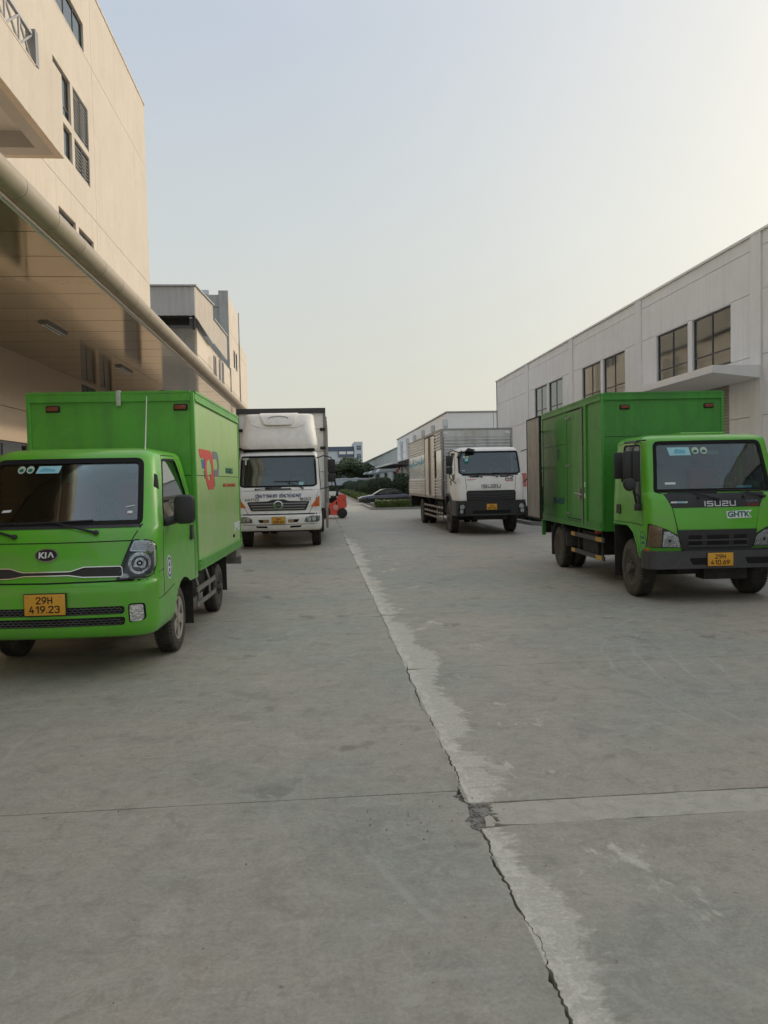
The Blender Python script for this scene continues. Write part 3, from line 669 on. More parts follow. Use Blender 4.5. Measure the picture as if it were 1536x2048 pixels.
# lower wall under the canopy: cladding panels, windows
holesL = [(17.6, 20.62, 1.0, 2.78), (25.3, 27.0, 3.72, 4.92), (27.4, 29.05, 3.72, 4.92), (31, 34, 0.05, 3.2)]
us = [-6, -3.6, -1.2, 1.2, 3.6, 6.0, 8.4, 10.8, 13.2, 15.6, 18.0, 20.85, 22.4, 24.6, 29.6, 32.0, 34.4, 36.8, 38.3]
for a, b in zip(us, us[1:]):
    for c, d in ((.02, 3.6), (3.6, 5.3)): wall_panel('wall_panel', LB, cream_low, -7.45, 1, a, b, c, d, holesL, th=.1, gap=.006)
bx('wall', LB, cream_low, -7.89, -7.57, -6, 17.5, 0, 5.25); bx('wall', LB, cream_low, -7.89, -7.57, 20.7, 25.2, 0, 5.25); bx('wall', LB, cream_low, -7.89, -7.57, 29.15, 38.2, 3.3, 5.25); bx('wall', LB, cream_low, -7.89, -7.57, 17.5, 20.7, 2.85, 5.25)
bx('wall', LB, cream_low, -8.5, -7.9, 37.2, 38.2, 0, 5.3)
window(LB, -7.45, 1, 17.6, 20.62, 1.0, 2.78, 2, (), .04, .07)
window(LB, -7.45, 1, 25.3, 27.0, 3.72, 4.92, 2, (), .04, .06, gl=pane_dark); window(LB, -7.45, 1, 27.4, 29.05, 3.72, 4.92, 2, (), .04, .06, gl=pane_dark)
mb = MB(); mb.tube([(-7.38, 20.75, .2), (-7.38, 20.75, 2.95), (-7.38, 24.5, 2.95)], .028, 8); mb.build('brown_pipe', M('brown_pipe_paint', (.10, .045, .03), .6), LB)
mb = MB(); xbox(mb, -7.45, 1, .12, .16, 31, 34, 0.05, 3.2); mb.build('dark_door', frame_dark, LB)
# canopy: soffit panels, gutter tube segments, lights
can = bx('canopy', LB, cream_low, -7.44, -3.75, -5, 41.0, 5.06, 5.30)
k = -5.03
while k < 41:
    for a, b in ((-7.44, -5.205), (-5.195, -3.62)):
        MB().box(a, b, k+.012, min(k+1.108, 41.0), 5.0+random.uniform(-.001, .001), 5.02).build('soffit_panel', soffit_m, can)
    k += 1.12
k = -5.03; gp = None
while k < 41.0:
    if gp is None:
        gp = MB().lathe([(0, .150), (.004, .156), (1.108, .156), (1.112, .150)], 'y', (0, 0, 0), 24).build('gutter_segment', gutter_m, can); o = gp
    else: o = link(gp.copy(), can)
    o.location = (-3.49, k, 5.17); k += 1.12
bx('drip_edge', can, ink_white, -3.622, -3.60, -5, 41.0, 4.985, 5.02)
MB().lathe([(-5, .143), (41.2, .143)], 'y', (-3.49, 0, 5.17), 20).build('gutter_core', gap_black, can)
lampf = []
for y in (10.4, 16.3, 22.2, 28.2, 34.1):
    mb = MB(); mb.box(-5.62, -5.40, y, y+1.25, 4.975, 4.996); mb.box(-5.59, -5.43, y+.03, y+1.22, 4.955, 4.975); o = mb.build('strip_light', frame_grey, can)
    for dx in (-.045, .045): MB().lathe([(0, .013), (1.1, .013)], 'y', (-5.51+dx, y+.08, 4.945), 8).build('fluorescent_tube', ink_white, o)
# balcony box
bc = MB(); bc.box(-7.88, -5.0, -4, 14.95, 8.55, 9.36); bc.box(-7.88, -5.0, 14.96, 16.4, 8.55, 9.97); 
b_ = MB()
b_.box(-5.14, -5.0, -4, 15.0, 8.30, 9.36); b_.box(-5.14, -5.0, 15.0, 16.4, 8.30, 9.97); b_.box(-7.88, -5.141, 16.24, 16.4, 8.30, 9.97); bal = b_.build('balcony', cream, LB); bc.bm.free()
bx('balcony_slab', bal, M('balcony_soffit_paint', (.55, .55, .53), .8), -7.88, -5.142, -4, 16.238, 8.62, 8.78)
b_ = MB(); b_.box(-5.4, -5.141, -4, 15.9, 8.302, 8.619); b_.box(-7.88, -5.141, 15.9, 16.239, 8.302, 8.619); b_.build('edge_beam', M('balcony_underside', (.45, .44, .42), .8), bal)
MB().box(-5.02, -4.992, -4, 14.9, 9.34, 9.375).build('ledge', cream, bal)
rl = MB(); rl.box(-5.09, -5.03, -4, 14.9, 9.90, 9.97); rl.box(-5.09, -5.03, -4, 14.9, 9.40, 9.44)
rl.build('railing', M('grey_railing', (.42, .41, .40), .5, .3), bal)
y = 14.9; 
while y > 8.5:
    p = MB(); p.box(-5.075, -5.045, y-.62, y-.57, 9.44, 9.90); 
    p.tube([(-5.07, y-.02, 9.45), (-5.07, y-.57, 9.89)], .022, 6); p.tube([(-5.05, y-.02, 9.89), (-5.05, y-.57, 9.45)], .022, 6)
    p.build('railing_brace', MATS['grey_railing'], bal); y -= .62
bx('railing_post', bal, frame_grey, -5.16, -4.985, 14.9, 15.06, 9.38, 10.02)
fix(LB)

# ------------------------------------------------------------------ second left building with shed, tower, pipes
L2 = empty('factory_annex', (-7.9, 53, 0))
tag(L2, 'stained cream annex beyond the tall building with corrugated rooftop shed and grey tower', 'building')
for a, b in ((52.7, 60.2), (60.2, 66), (66, 71.9)):
    for c, d in ((0.05, 7.4), (7.4, 10.4), (10.4, 12.15)): wall_panel('wall_panel', L2, cream_old, -7.9, 1, a, b, c, d, (), .15, .02)
bx('wall', L2, greyconc, -26, -8.06, 52.72, 71.9, 0, 12.1)
for a, b in ((72.02, 80.5),):
    for c, d in ((0.05, 7.4), (7.4, 10.4), (10.4, 15.8), (15.8, 19.0)): wall_panel('wall_panel', L2, cream_old, -7.9, 1, a, b, c, d, ((75.5, 76.9, 12.9, 14.6), (77.3, 78.9, 12.9, 14.6)), .15, .02)
bx('wall', L2, greyconc, -24, -8.06, 72.1, 80.5, 0, 19.0)
for a, b in ((80.7, 89.6),):
    for c, d in ((0.05, 7.4), (7.4, 10.4), (10.4, 15.0), (15.0, 16.3)): wall_panel('wall_panel', L2, cream_old, -7.9, 1, a, b, c, d, (), .15, .02)
bx('wall', L2, greyconc, -24, -8.06, 80.7, 89.6, 0, 16.3)
bx('wall_column', L2, greyconc, -8.75, -7.88, 71.93, 72.09, 11.5, 19.35)
bx('downpipe', L2, frame_grey, -7.86, -7.78, 80.52, 80.66, 0, 19.2); bx('downpipe', L2, frame_grey, -7.86, -7.78, 71.93, 72.0, 0, 12.3)
window(L2, -7.9, 1, 75.5, 76.9, 12.9, 14.6, 1, (), .05, .06); window(L2, -7.9, 1, 77.3, 78.9, 12.9, 14.6, 1, (), .05, .06)
bx('small_window', L2, roomdark, -10.1, -9.35, 71.99, 72.08, 15.6, 17.0)
bx('tower_beam', L2, greyconc, -16, -8.76, 71.95, 72.09, 17.9, 18.05)
bx('roof_tank', L2, farwhite, -16.5, -10.4, 78, 80.3, 19.05, 20.9); 
mb = MB(); 
for k in range(5): mb.box(-15.6+k*1.1, -15.0+k*1.1, 77.9, 77.98, 20.15, 20.45)
mb.build('tank_vents', farblue, L2)
# corrugated shed
def corrugated(mb, p0, p1, z0, z1, pitch, amp, nrm, z1b=None, z0b=None):
    p0, p1 = Vector(p0), Vector(p1); L = (p1-p0).length; n = max(2, int(L/pitch*4)); nrm = Vector(nrm); prev = None
    for i in range(n+1):
        t = i/n; ph = i % 4; off = amp if ph in (1, 2) else 0
        q_ = p0+(p1-p0)*t+nrm*off; za = z0+((z0b if z0b is not None else z0)-z0)*t; zb = z1+((z1b if z1b is not None else z1)-z1)*t
        cur = (mb.bm.verts.new((q_.x, q_.y, za)), mb.bm.verts.new((q_.x, q_.y, zb)))
        if prev: mb.face([prev[0], cur[0], cur[1], prev[1]])
        prev = cur
mb = MB(); corrugated(mb, (-7.55, 49.9, 0), (-17, 49.9, 0), 12.35, 14.15, .42, .05, (0, -1, 0)); mb.build('shed_front', sheetmetal, L2, norm=False)
mb = MB(); corrugated(mb, (-7.55, 49.9, 0), (-7.55, 58.4, 0), 12.30, 14.15, .5, .05, (1, 0, 0), 14.9, 12.0); corrugated(mb, (-7.55, 58.4, 0), (-7.55, 66.6, 0), 12.16, 13.9, .5, .05, (1, 0, 0), 14.2); mb.build('shed_side', M('sunlit_shed_sheet', (.50, .44, .37), .6, .1, .1, .8, .04, streak=.3, dirt=.2), L2, norm=False)  # side sheet tinted warm for its sunlit look, front sheet kept grey
mb = MB(); mb.prism([(49.7, 14.16), (58.5, 14.92), (58.5, 15.0), (49.7, 14.25)], 'x', -17.2, -7.4); mb.prism([(58.5, 13.9), (66.7, 14.2), (66.7, 14.28), (58.5, 13.98)], 'x', -17.2, -7.4); mb.build('shed_roof', sheetmetal, L2)
mb = MB(); mb.box(-7.75, -7.6, 50.0, 50.15, 11.5, 12.4); mb.box(-17, -7.6, 50.0, 50.12, 12.28, 12.36); mb.box(-17, -8.2, 51.6, 51.7, 12.1, 12.9); mb.build('shed_frame', chassis, L2)
for (y, z0, z1, l) in ((58.4, 6, 11.2, .8), (61.6, 6, 11.45, .3), (63.4, 6, 11.5, .5)):
    mb = MB(); mb.tube([(-7.55, y, z0), (-7.55, y, z1-.2), (-7.55, y+.1, z1), (-7.55, y+l, z1), (-7.55, y+l+.1, z1-.2), (-7.55, y+l+.1, z0)], .06, 8); mb.build('pipe', frame_grey, L2)
mb = MB(); mb.tube([(-9.1, 52.5, 8), (-9.1, 52.5, 10.5)], .1, 8); mb.tube([(-8.8, 52.5, 8), (-8.8, 52.5, 10.9)], .05, 8); mb.build('pipe', chrome, L2)
fix(L2)

# ------------------------------------------------------------------ right building
RB = empty('warehouse_building', (11, 30, 0))
tag(RB, 'long pale grey warehouse on the right with paired dark windows and a concrete door canopy', 'building')
pil = [-2.9, 4.2, 11.24, 18.3, 25.39, 32.45, 39.5]
wins = []
for p in pil[:-1]:
    for a, b in ((1.5, 3.56), (3.88, 5.95)): wins.append((p+a, p+b, 4.58, 6.12))
door = (19.85, 24.3, 0.05, 4.12)
for i, p in enumerate(pil):
    bx('pilaster', RB, greywall, 10.955, 11.14, p, p+.47, 0.02, 7.56)
    a = p+.47; b = (pil[i+1] if i+1 < len(pil) else 46.8)
    zs = (0.02, 1.17, 1.9, 3.05, 4.56, 6.15, 7.22, 7.56)
    for c, d in zip(zs, zs[1:]):
        mt = pinkband if (c == 1.17) else greywall
        segs = [(a, b)]
        if d <= 4.6 and a < door[0] < b: segs = [(a, door[0]), (door[1], b)]; 
        if c == 3.05 and a < door[0] < b: segs = [(a, b)]
        if abs(c-4.56) < .01 and i < len(pil)-1: 
            for (s0, s1) in ((a, p+1.47), (p+3.58, p+3.86), (p+5.97, b)): wall_panel('wall_panel', RB, greywall, 11, -1, s0, s1, c, d, (), .14, .007)
            for (s0, s1) in ((p+1.47, p+3.58), (p+3.86, p+5.97)): wall_panel('wall_panel', RB, greywall, 11, -1, s0, s1, 6.12, 6.15, (), .14, .0)
            continue
        for s0, s1 in segs: wall_panel('wall_panel', RB, mt, 11, -1, s0, s1, c, d, (door,), .14, .007)
bx('wall', RB, greywall, 11.9, 40, -3, 46.6, 0, 7.4)
bx('wall', RB, greywall, 11.0, 11.89, 46.61, 46.8, 0, 7.55); bx('wall', RB, greywall, 11.15, 11.89, -3, 18.6, 0, 4.5); bx('wall', RB, greywall, 11.15, 11.89, 24.6, 46.6, 0, 4.5); bx('wall', RB, greywall, 11.15, 11.89, -3, 46.6, 6.2, 7.5)
bx('parapet_coping', RB, greywall2, 10.94, 11.4, -2.9, 46.82, 7.56, 7.62)
for k, w in enumerate(wins):
    window(RB, 11, -1, *w, 2, (4.98,), .05, .05, cur=(.9, .25, .9, .35, .95, .9)[k % 6] if k != 7 else .1)
# roller shutter
mb = MB(); z = .06
bs = None
while z < 4.1:
    if bs is None: bs = MB().prism([(11.10, 0), (11.075, .02), (11.075, .06), (11.10, .078)], 'y', 19.87, 24.28).build('shutter_slat', shutter_m, RB)
    else: link(bs.copy(), RB).location = (0, 0, z-.06)
    z += .08
mb.bm.free()
for o in [c for c in RB.children if c.name.startswith('shutter_slat')]: pass
mb = MB(); mb.box(9.72, 10.95, 18.3, 25.2, 4.16, 4.30); mb.prism([(10.95, 4.16), (9.72, 4.16), (9.72, 4.12), (10.95, 3.98)], 'y', 18.3, 25.2)
mb.build('door_canopy', greywall2, RB)
fix(RB)

# ------------------------------------------------------------------ vehicle builders
def interp_rows(rows, sub=3):
    out = []
    for i in range(len(rows)-1):
        p0 = rows[max(i-1, 0)]; p1 = rows[i]; p2 = rows[i+1]; p3 = rows[min(i+2, len(rows)-1)]
        for k in range(sub):
            t = k/sub
            # monotone-ish: blend of linear and catmull
            r = []
            for a, b, c, d in zip(p0, p1, p2, p3):
                lin = b+(c-b)*t; cat = .5*((2*b)+(-a+c)*t+(2*a-5*b+4*c-d)*t*t+(-a+3*b-3*c+d)*t**3)
                v = .5*lin+.5*cat; lo, hi = min(b, c), max(b, c); r.append(min(max(v, lo), hi))
            out.append(tuple(r))
    out.append(tuple(rows[-1])); return out
def contour(row, nf=9, nc=7, ns=6, inset=0.):
    z, yf, yb, w, rc, bow = row; w -= inset; yf += inset; yb -= inset; rc = max(rc-inset*.5, .02); rr = .05
    yb = max(yb, yf+bow+rc+rr+.02)
    pts = []
    xe = max(w-rc, .01)
    for i in range(nf+1):
        x = xe*i/nf; pts.append((x, yf+bow*(x/w)**2))
    ye = yf+bow*(xe/w)**2
    for i in range(1, nc+1):
        a = math.pi/2*i/nc; pts.append((xe+(w-xe)*math.sin(a), ye+rc*(1-math.cos(a))))
    y0 = ye+rc; y1 = yb-rr
    for i in range(1, ns+1): pts.append((w, y0+(y1-y0)*i/ns))
    for i in range(1, 4):
        a = math.pi/2*i/3; pts.append((w-rr*(1-math.cos(a)), y1+rr*math.sin(a)))
    for i in range(1, 5): pts.append(((w-rr)*(1-i/4), yb))
    left = [(-x, y) for x, y in pts[1:-1]][::-1]
    return [(x, y, z) for x, y in pts+left]
def loft(name, rows, mats, parent=None, inset=0., sub=3):
    bm = bmesh.new(); prev = None
    for row in interp_rows(rows, sub):
        ring = [bm.verts.new(p) for p in contour(row, inset=inset)]
        n = len(ring)
        if prev:
            for i in range(n): bm.faces.new([prev[i], prev[(i+1) % n], ring[(i+1) % n], ring[i]])
        else: bm.faces.new(ring[::-1])
        prev = ring
    bm.faces.new(prev); bmesh.ops.recalc_face_normals(bm, faces=bm.faces[:])
    me = bpy.data.meshes.new(name); bm.to_mesh(me); bm.free()
    for m in (mats if isinstance(mats, (list, tuple)) else [mats]): me.materials.append(m)
    me.polygons.foreach_set('use_smooth', [True]*len(me.polygons)); me.set_sharp_from_angle(angle=R(38))
    return link(bpy.data.objects.new(name, me), parent)
def cutter_prism(pts, axis, a, b, mat): return MB().prism(pts, axis, a, b).build('cut_tool', mat)
def scale_poly(pts, s, s2=None):
    cx = sum(p[0] for p in pts)/len(pts); cz = sum(p[1] for p in pts)/len(pts)
    return [(cx+(p[0]-cx)*s, cz+(p[1]-cz)*(s2 or s)) for p in pts]
def inset_poly(pts, d):
    out = []; n = len(pts); area = sum(pts[i][0]*pts[(i+1) % n][1]-pts[(i+1) % n][0]*pts[i][1] for i in range(n)); sg = 1 if area > 0 else -1
    for i in range(n):
        a, b, c = Vector(pts[i-1]), Vector(pts[i]), Vector(pts[(i+1) % n]); e1 = (b-a); e2 = (c-b)
        if e1.length < 1e-9 or e2.length < 1e-9: out.append(tuple(b)); continue
        e1.normalize(); e2.normalize(); n1 = Vector((-e1.y, e1.x))*sg; n2 = Vector((-e2.y, e2.x))*sg; m = (n1+n2)
        if m.length < 1e-6: m = n1
        m.normalize(); k = d/max(.35, m.dot(n1)); out.append((b.x+m.x*k, b.y+m.y*k))
    return out
def mirror(pts): return [(-x, z) for x, z in pts][::-1]
def bump_surf(bvh, x, z, off): 
    h = hit(bvh, 'y', 1, x, z); return Vector((x, h.y-off, z)) if h is not None else Vector((x, 0, z))

WHEELS = {}
def wheel_parts(r, w, rim, style, dusty=True):
    """tyre, rim and hub meshes around the x axis, outer face towards +x"""
    t = MB(); rr = r*(.62 if style == 'alloy' else .56)
    prof = [(-w/2+.02, rr), (-w/2, rr+.03), (-w/2+.004, r*.86), (-w/2+.018, r*.955), (-w/2+.035, r*.988)]
    n = 5
    for i in range(n):
        a = -w/2+.045+(w-.09)*i/n; b = -w/2+.045+(w-.09)*(i+1)/n; g = .008
        prof += [(a, r*.992), (a+g*.5, r), (b-g, r), (b-g*.6, r-.009), (b-g*.1, r-.009)]
    prof += [(w/2-.045, r*.992), (w/2-.035, r*.988), (w/2-.018, r*.955), (w/2-.004, r*.86), (w/2, rr+.03), (w/2-.02, rr)]
    t.lathe(prof, 'x', (0, 0, 0), 48)
    for f in t.bm.faces:
        c = f.calc_center_median(); 
        if math.hypot(c.y, c.z) < r*.97: f.material_index = 1
    # shoulder blocks
    for k in range(56):
        a = 2*math.pi*k/56
        for sx in (-1, 1):
            bm0 = len(t.bm.verts); c, s_ = math.cos(a), math.sin(a)
            P = []
            for dx, dr, da in ((0, -.012, 0), (.022, .0008, 0), (.022, .0008, .055), (0, -.012, .055)):
                rr_ = r+dr-.0; aa = a+da; P.append(t.bm.verts.new((sx*(w/2-.008-dx), rr_*math.cos(aa), rr_*math.sin(aa))))
            t.face(P, 0)
    tyre = t
    m = MB()
    if style == 'steel':
        m.lathe([(w/2-.035, rr+.006), (w/2-.012, rr+.004), (w/2-.014, rr-.012), (w/2-.05, rr-.02), (w/2-.07, r*.42), (w/2-.055, r*.34), (w/2-.02, r*.31), (w/2-.02, r*.19), (w/2+.0, r*.17), (w/2+.03, r*.15), (w/2+.035, 0.0001)], 'x', n=40)
        for k in range(6):
            a = 2*math.pi*k/6+.3; m.lathe([(w/2-.022, .018), (w/2+.012, .017), (w/2+.015, .0001)], 'x', (0, r*.25*math.cos(a), r*.25*math.sin(a)), 8)
        for k in range(6):
            a = 2*math.pi*k/6; q_ = MB()
            pts = ellipse(r*.45*math.cos(a), r*.45*math.sin(a), r*.065, r*.065, 12)
            m.prism(pts, 'x', w/2-.075, w/2-.052+.012, 1)
    elif style == 'dish':
        m.lathe([(w/2-.03, rr+.006), (w/2-.01, rr+.004), (w/2-.014, rr-.012), (w/2-.06, rr-.03), (w/2-.13, r*.40), (w/2-.135, r*.30), (w/2-.06, r*.2), (w/2-.05, r*.13), (w/2-.04, .0001)], 'x', n=40)
        for k in range(8):
            a = 2*math.pi*k/8+.3; m.lathe([(w/2-.135, .016), (w/2-.105, .015), (w/2-.1, .0001)], 'x', (0, r*.345*math.cos(a), r*.345*math.sin(a)), 8)
    else:
        m.lathe([(w/2-.03, rr+.006), (w/2-.008, rr+.004), (w/2-.010, rr-.014), (w/2-.06, rr-.024), (w/2-.09, rr-.05), (w/2-.09, .0001)], 'x', n=40)
        for f in m.bm.faces:
            c = f.calc_center_median()
            if c.x < w/2-.07: f.material_index = 1
        for k in range(5):
            for da in (-.16, .16):
                a = 2*math.pi*k/5+math.pi/2+da; c, s_ = math.cos(a), math.sin(a); tw = .021
                pts = []
                for rad, hw in ((.045, tw*.9), (rr-.012, tw*1.25)):
                    pts.append((c*rad-s_*hw, s_*rad+c*hw))
                for rad, hw in ((rr-.012, tw*1.25), (.045, tw*.9)):
                    pts.append((c*rad+s_*hw, s_*rad-c*hw))
                m.prism(pts, 'x', w/2-.05, w/2-.012, 0)
        m.lathe([(w/2-.06, .06), (w/2-.006, .055), (w/2-.002, .03), (w/2-.002, .0001)], 'x', n=20)
    hub = MB().lathe([(-w/2+.02, r*.3), (w/2-.14, r*.3), (w/2-.14, .0001)], 'x', n=20)
    return tyre, m, hub
def wheel(root, x, y, r, w, style='steel', rim=None, side=1):
    key = (r, w, style)
    if key not in WHEELS:
        t, m, h = wheel_parts(r, w, rim, style)
        ht = h.build('wheel', chassis, root); tt = t.build('tyre', [rubber, rubber_side], ht, norm=True); mm = m.build('rim', [rim or rim_dark, gap_black], ht)
        WHEELS[key] = (ht.data, tt.data, mm.data); o = ht
    else:
        a, b, c = WHEELS[key]; o = link(bpy.data.objects.new('wheel', a), root)
        link(bpy.data.objects.new('tyre', b), o); link(bpy.data.objects.new('rim', c), o)
    o.location = (x, y, r-.004); o.rotation_euler = (random.uniform(0, 1), 0, 0) if side > 0 else (random.uniform(0, 1), 0, math.pi)
    return o
def plate(root, x0, x1, z0, z1, y, l1, l2):
    p = MB().box(x0, x1, y-.006, y, z0, z1, bev=.002).build('number_plate', plate_yellow, root)
    bx('plate_backing', p, black_plastic, x0-.006, x1+.006, y, y+.02, z0-.006, z1+.006)
    w, h = x1-x0, z1-z0
    strokes('plate_lettering', l1, p, ink_black, x0+w*.30, z0+h*.57, w*.38, h*.29, y-.006, None, .0022, .40, .5)
    strokes('plate_lettering', l2, p, ink_black, x0+w*.13, z0+h*.13, w*.72, h*.30, y-.006, None, .0022, .40, .5)
    for sx in (.1, .9): MB().lathe([(y-.008, .0001), (y-.0079, .006), (y-.006, .006)], 'y', (x0+w*sx, 0, z0+h*.86), 8).build('bolt', steel, p)
    return p
def wiper(root, bvh, x0, z0, x1, z1, bl=.5, tilt=0., off=.025, parent=None):
    a = bump_surf(bvh, x0, z0, off); b = bump_surf(bvh, x1, z1, off)
    mb = MB(); mid = (a+b)/2; mid.y -= .02
    mb.tube([a+Vector((0, .03, 0)), a, mid, b], [.016, .014, .009, .006], 6); mb.lathe([(a.y-.012, .0001), (a.y-.01, .02), (a.y+.02, .022)], 'y', (a.x, 0, a.z), 12)
    w = mb.build('wiper', black_plastic, root)
    mb = MB(); pts = []
    for k in range(7):
        t = (k/6-.5)*bl; xx = b.x+t*math.cos(tilt); zz = b.z+t*math.sin(tilt)
        q_ = bump_surf(bvh, xx, zz, .014); pts.append(q_)
    mb.tube(pts, .008, 6); mb.build('blade', black_plastic, w)
    return w
def steering_wheel(root, x, y, z, r=.19):
    mb = MB(); tilt = R(60); pts = []
    for k in range(25):
        a = 2*math.pi*k/24; pts.append(Vector((x+r*math.cos(a), y-r*math.sin(a)*math.cos(tilt), z+r*math.sin(a)*math.sin(tilt))))
    mb.tube(pts, .014, 6, cap=False); mb.tube([pts[0], pts[12]], .012, 6); mb.tube([Vector((x, y, z)), pts[18]], .012, 6); mb.tube([Vector((x, y, z)), Vector((x, y-.25, z-.2))], .03, 8)
    return mb.build('steering_wheel', black_plastic, root)
def seat(root, x, y, z, m1, m2, w=.46):
    s_ = MB().box(x-w/2, x+w/2, y-.42, y, z-.14, z, bev=.04).build('seat', m1, root)
    b = MB(); b.prism([(y-.10, z), (y+.02, z), (y+.13, z+.52), (y+.03, z+.54)], 'x', x-w/2+.02, x+w/2-.02); b.build('seat_back', m1, s_, bevel=.02)
    h = MB().box(x-.13, x+.13, y+.04, y+.12, z+.58, z+.76, bev=.03).build('headrest', m2, s_)
    return s_
def headlamp_unit(parent, x, z, y, r, name='reflector'):
    """bowl reflector with bulb, facing -y"""
    mb = MB().lathe([(y+.10, .012), (y+.085, r*.5), (y+.04, r*.85), (y, r), (y-.004, r*1.05), (y+.004, r*1.08)], 'y', (x, 0, z), 28)
    o = mb.build(name, lamp_refl, parent); MB().lathe([(y+.09, .016), (y+.03, .016), (y+.02, .0001)], 'y', (x, 0, z), 12).build('bulb', chrome, o); return o
def cargo_box(root, x0, x1, y0, y1, z0, z1, mt, rail, side_mt=None, post=.05, rail_h=.09, low_h=.11):
    """aluminium-framed box: panels, posts, rails and roof as parts"""
    t = .018
    bx('front_panel', root, mt, x0+.03, x1-.03, y0+.015, y0+.04, z0+.02, z1-.02)
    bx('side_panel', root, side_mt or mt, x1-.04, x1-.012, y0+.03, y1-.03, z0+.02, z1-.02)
    bx('side_panel', root, mt, x0+.012, x0+.04, y0+.03, y1-.03, z0+.02, z1-.02)
    bx('floor', root, chassis, x0+.05, x1-.05, y0+.05, y1-.05, z0+.01, z0+.08)
    bx('roof', root, rail, x0+.01, x1-.01, y0+.01, y1-.01, z1-.03, z1+.004)
    for x in (x0, x1):
        s_ = 1 if x == x0 else -1
        for yy in (y0, y1-post): MB().box(min(x, x+s_*post), max(x, x+s_*post), yy, yy+post, z0+.002, z1-.002, bev=.010).build('corner_post', rail, root)
        o = MB(); a, b = sorted((x-s_*.006, x+s_*.03)); o.box(a, b, y0+.04, y1-.04, z1-rail_h, z1+.012); a, b = sorted((x-s_*.014, x)); o.box(a, b, y0+.04, y1-.04, z1-rail_h-.002, z1-rail_h+.016); a, b = sorted((x-s_*.014, x+.0)); o.box(a, b, y0+.04, y1-.04, z1-.01, z1+.016)
        o.build('top_rail', rail, root)
        o = MB(); a, b = sorted((x-s_*.008, x+s_*.03)); o.box(a, b, y0+.04, y1-.04, z0-.004, z0+low_h); a, b = sorted((x-s_*.02, x)); o.box(a, b, y0+.04, y1-.04, z0+low_h*.45, z0+low_h*.52); o.box(a, b, y0+.04, y1-.04, z0+low_h-.012, z0+low_h+.004)
        o.build('bottom_rail', rail, root)
    o = MB(); o.box(x0+.04, x1-.04, y0-.006, y0+.03, z1-rail_h, z1+.012); o.box(x0+.04, x1-.04, y0-.014, y0+.0, z1-rail_h-.002, z1-rail_h+.014); o.box(x0+.04, x1-.04, y0-.014, y0+.0, z1-.008, z1+.016); o.build('top_rail', rail, root)
    o = MB(); o.box(x0+.04, x1-.04, y0-.006, y0+.03, z0-.004, z0+low_h*.8); o.build('bottom_rail', rail, root)
def rivets(root, mt, x0, x1, y0, y1, z0, z1, zt, step=.11):
    mb = MB()
    def dome(p, n):
        n = Vector(n); u = n.orthogonal().normalized(); v = n.cross(u); p = Vector(p); r = .0065
        ring = [mb.bm.verts.new(p+(u*math.cos(k*math.pi/3)+v*math.sin(k*math.pi/3))*r-n*.002) for k in range(6)]; t = mb.bm.verts.new(p+n*.005)
        for k in range(6): mb.face([ring[k], ring[(k+1) % 6], t])
    z = z0+.15
    while z < zt:
        for x in (x0+.03, x1-.03): dome((x, y0-.0005, z), (0, -1, 0))
        for s_, x in ((-1, x0), (1, x1)): dome((x-s_*.0005, y0+.03, z), (s_, 0, 0))
        z += step
    x = x0+.12
    while x < x1-.1: dome((x, y0-.0065, zt+.03), (0, -1, 0)); x += step
    y = y0+.12
    while y < y1-.1:
        for s_, x in ((-1, x0), (1, x1)): dome((x+s_*.0065, y, zt+.03), (s_, 0, 0)); dome((x+s_*.0085, y, z0+.03), (s_, 0, 0))
        y += step
    tag(mb.build('rivets', mt, root, norm=False), kind='stuff')
def marker(root, x, z, y, m=None):
    o = MB().box(x-.075, x+.075, y-.02, y+.002, z-.035, z+.035, bev=.012).build('marker_lamp', chassis, root)
    MB().box(x-.058, x+.058, y-.034, y-.018, z-.022, z+.022, bev=.006).build('lens', m or redlens, o)

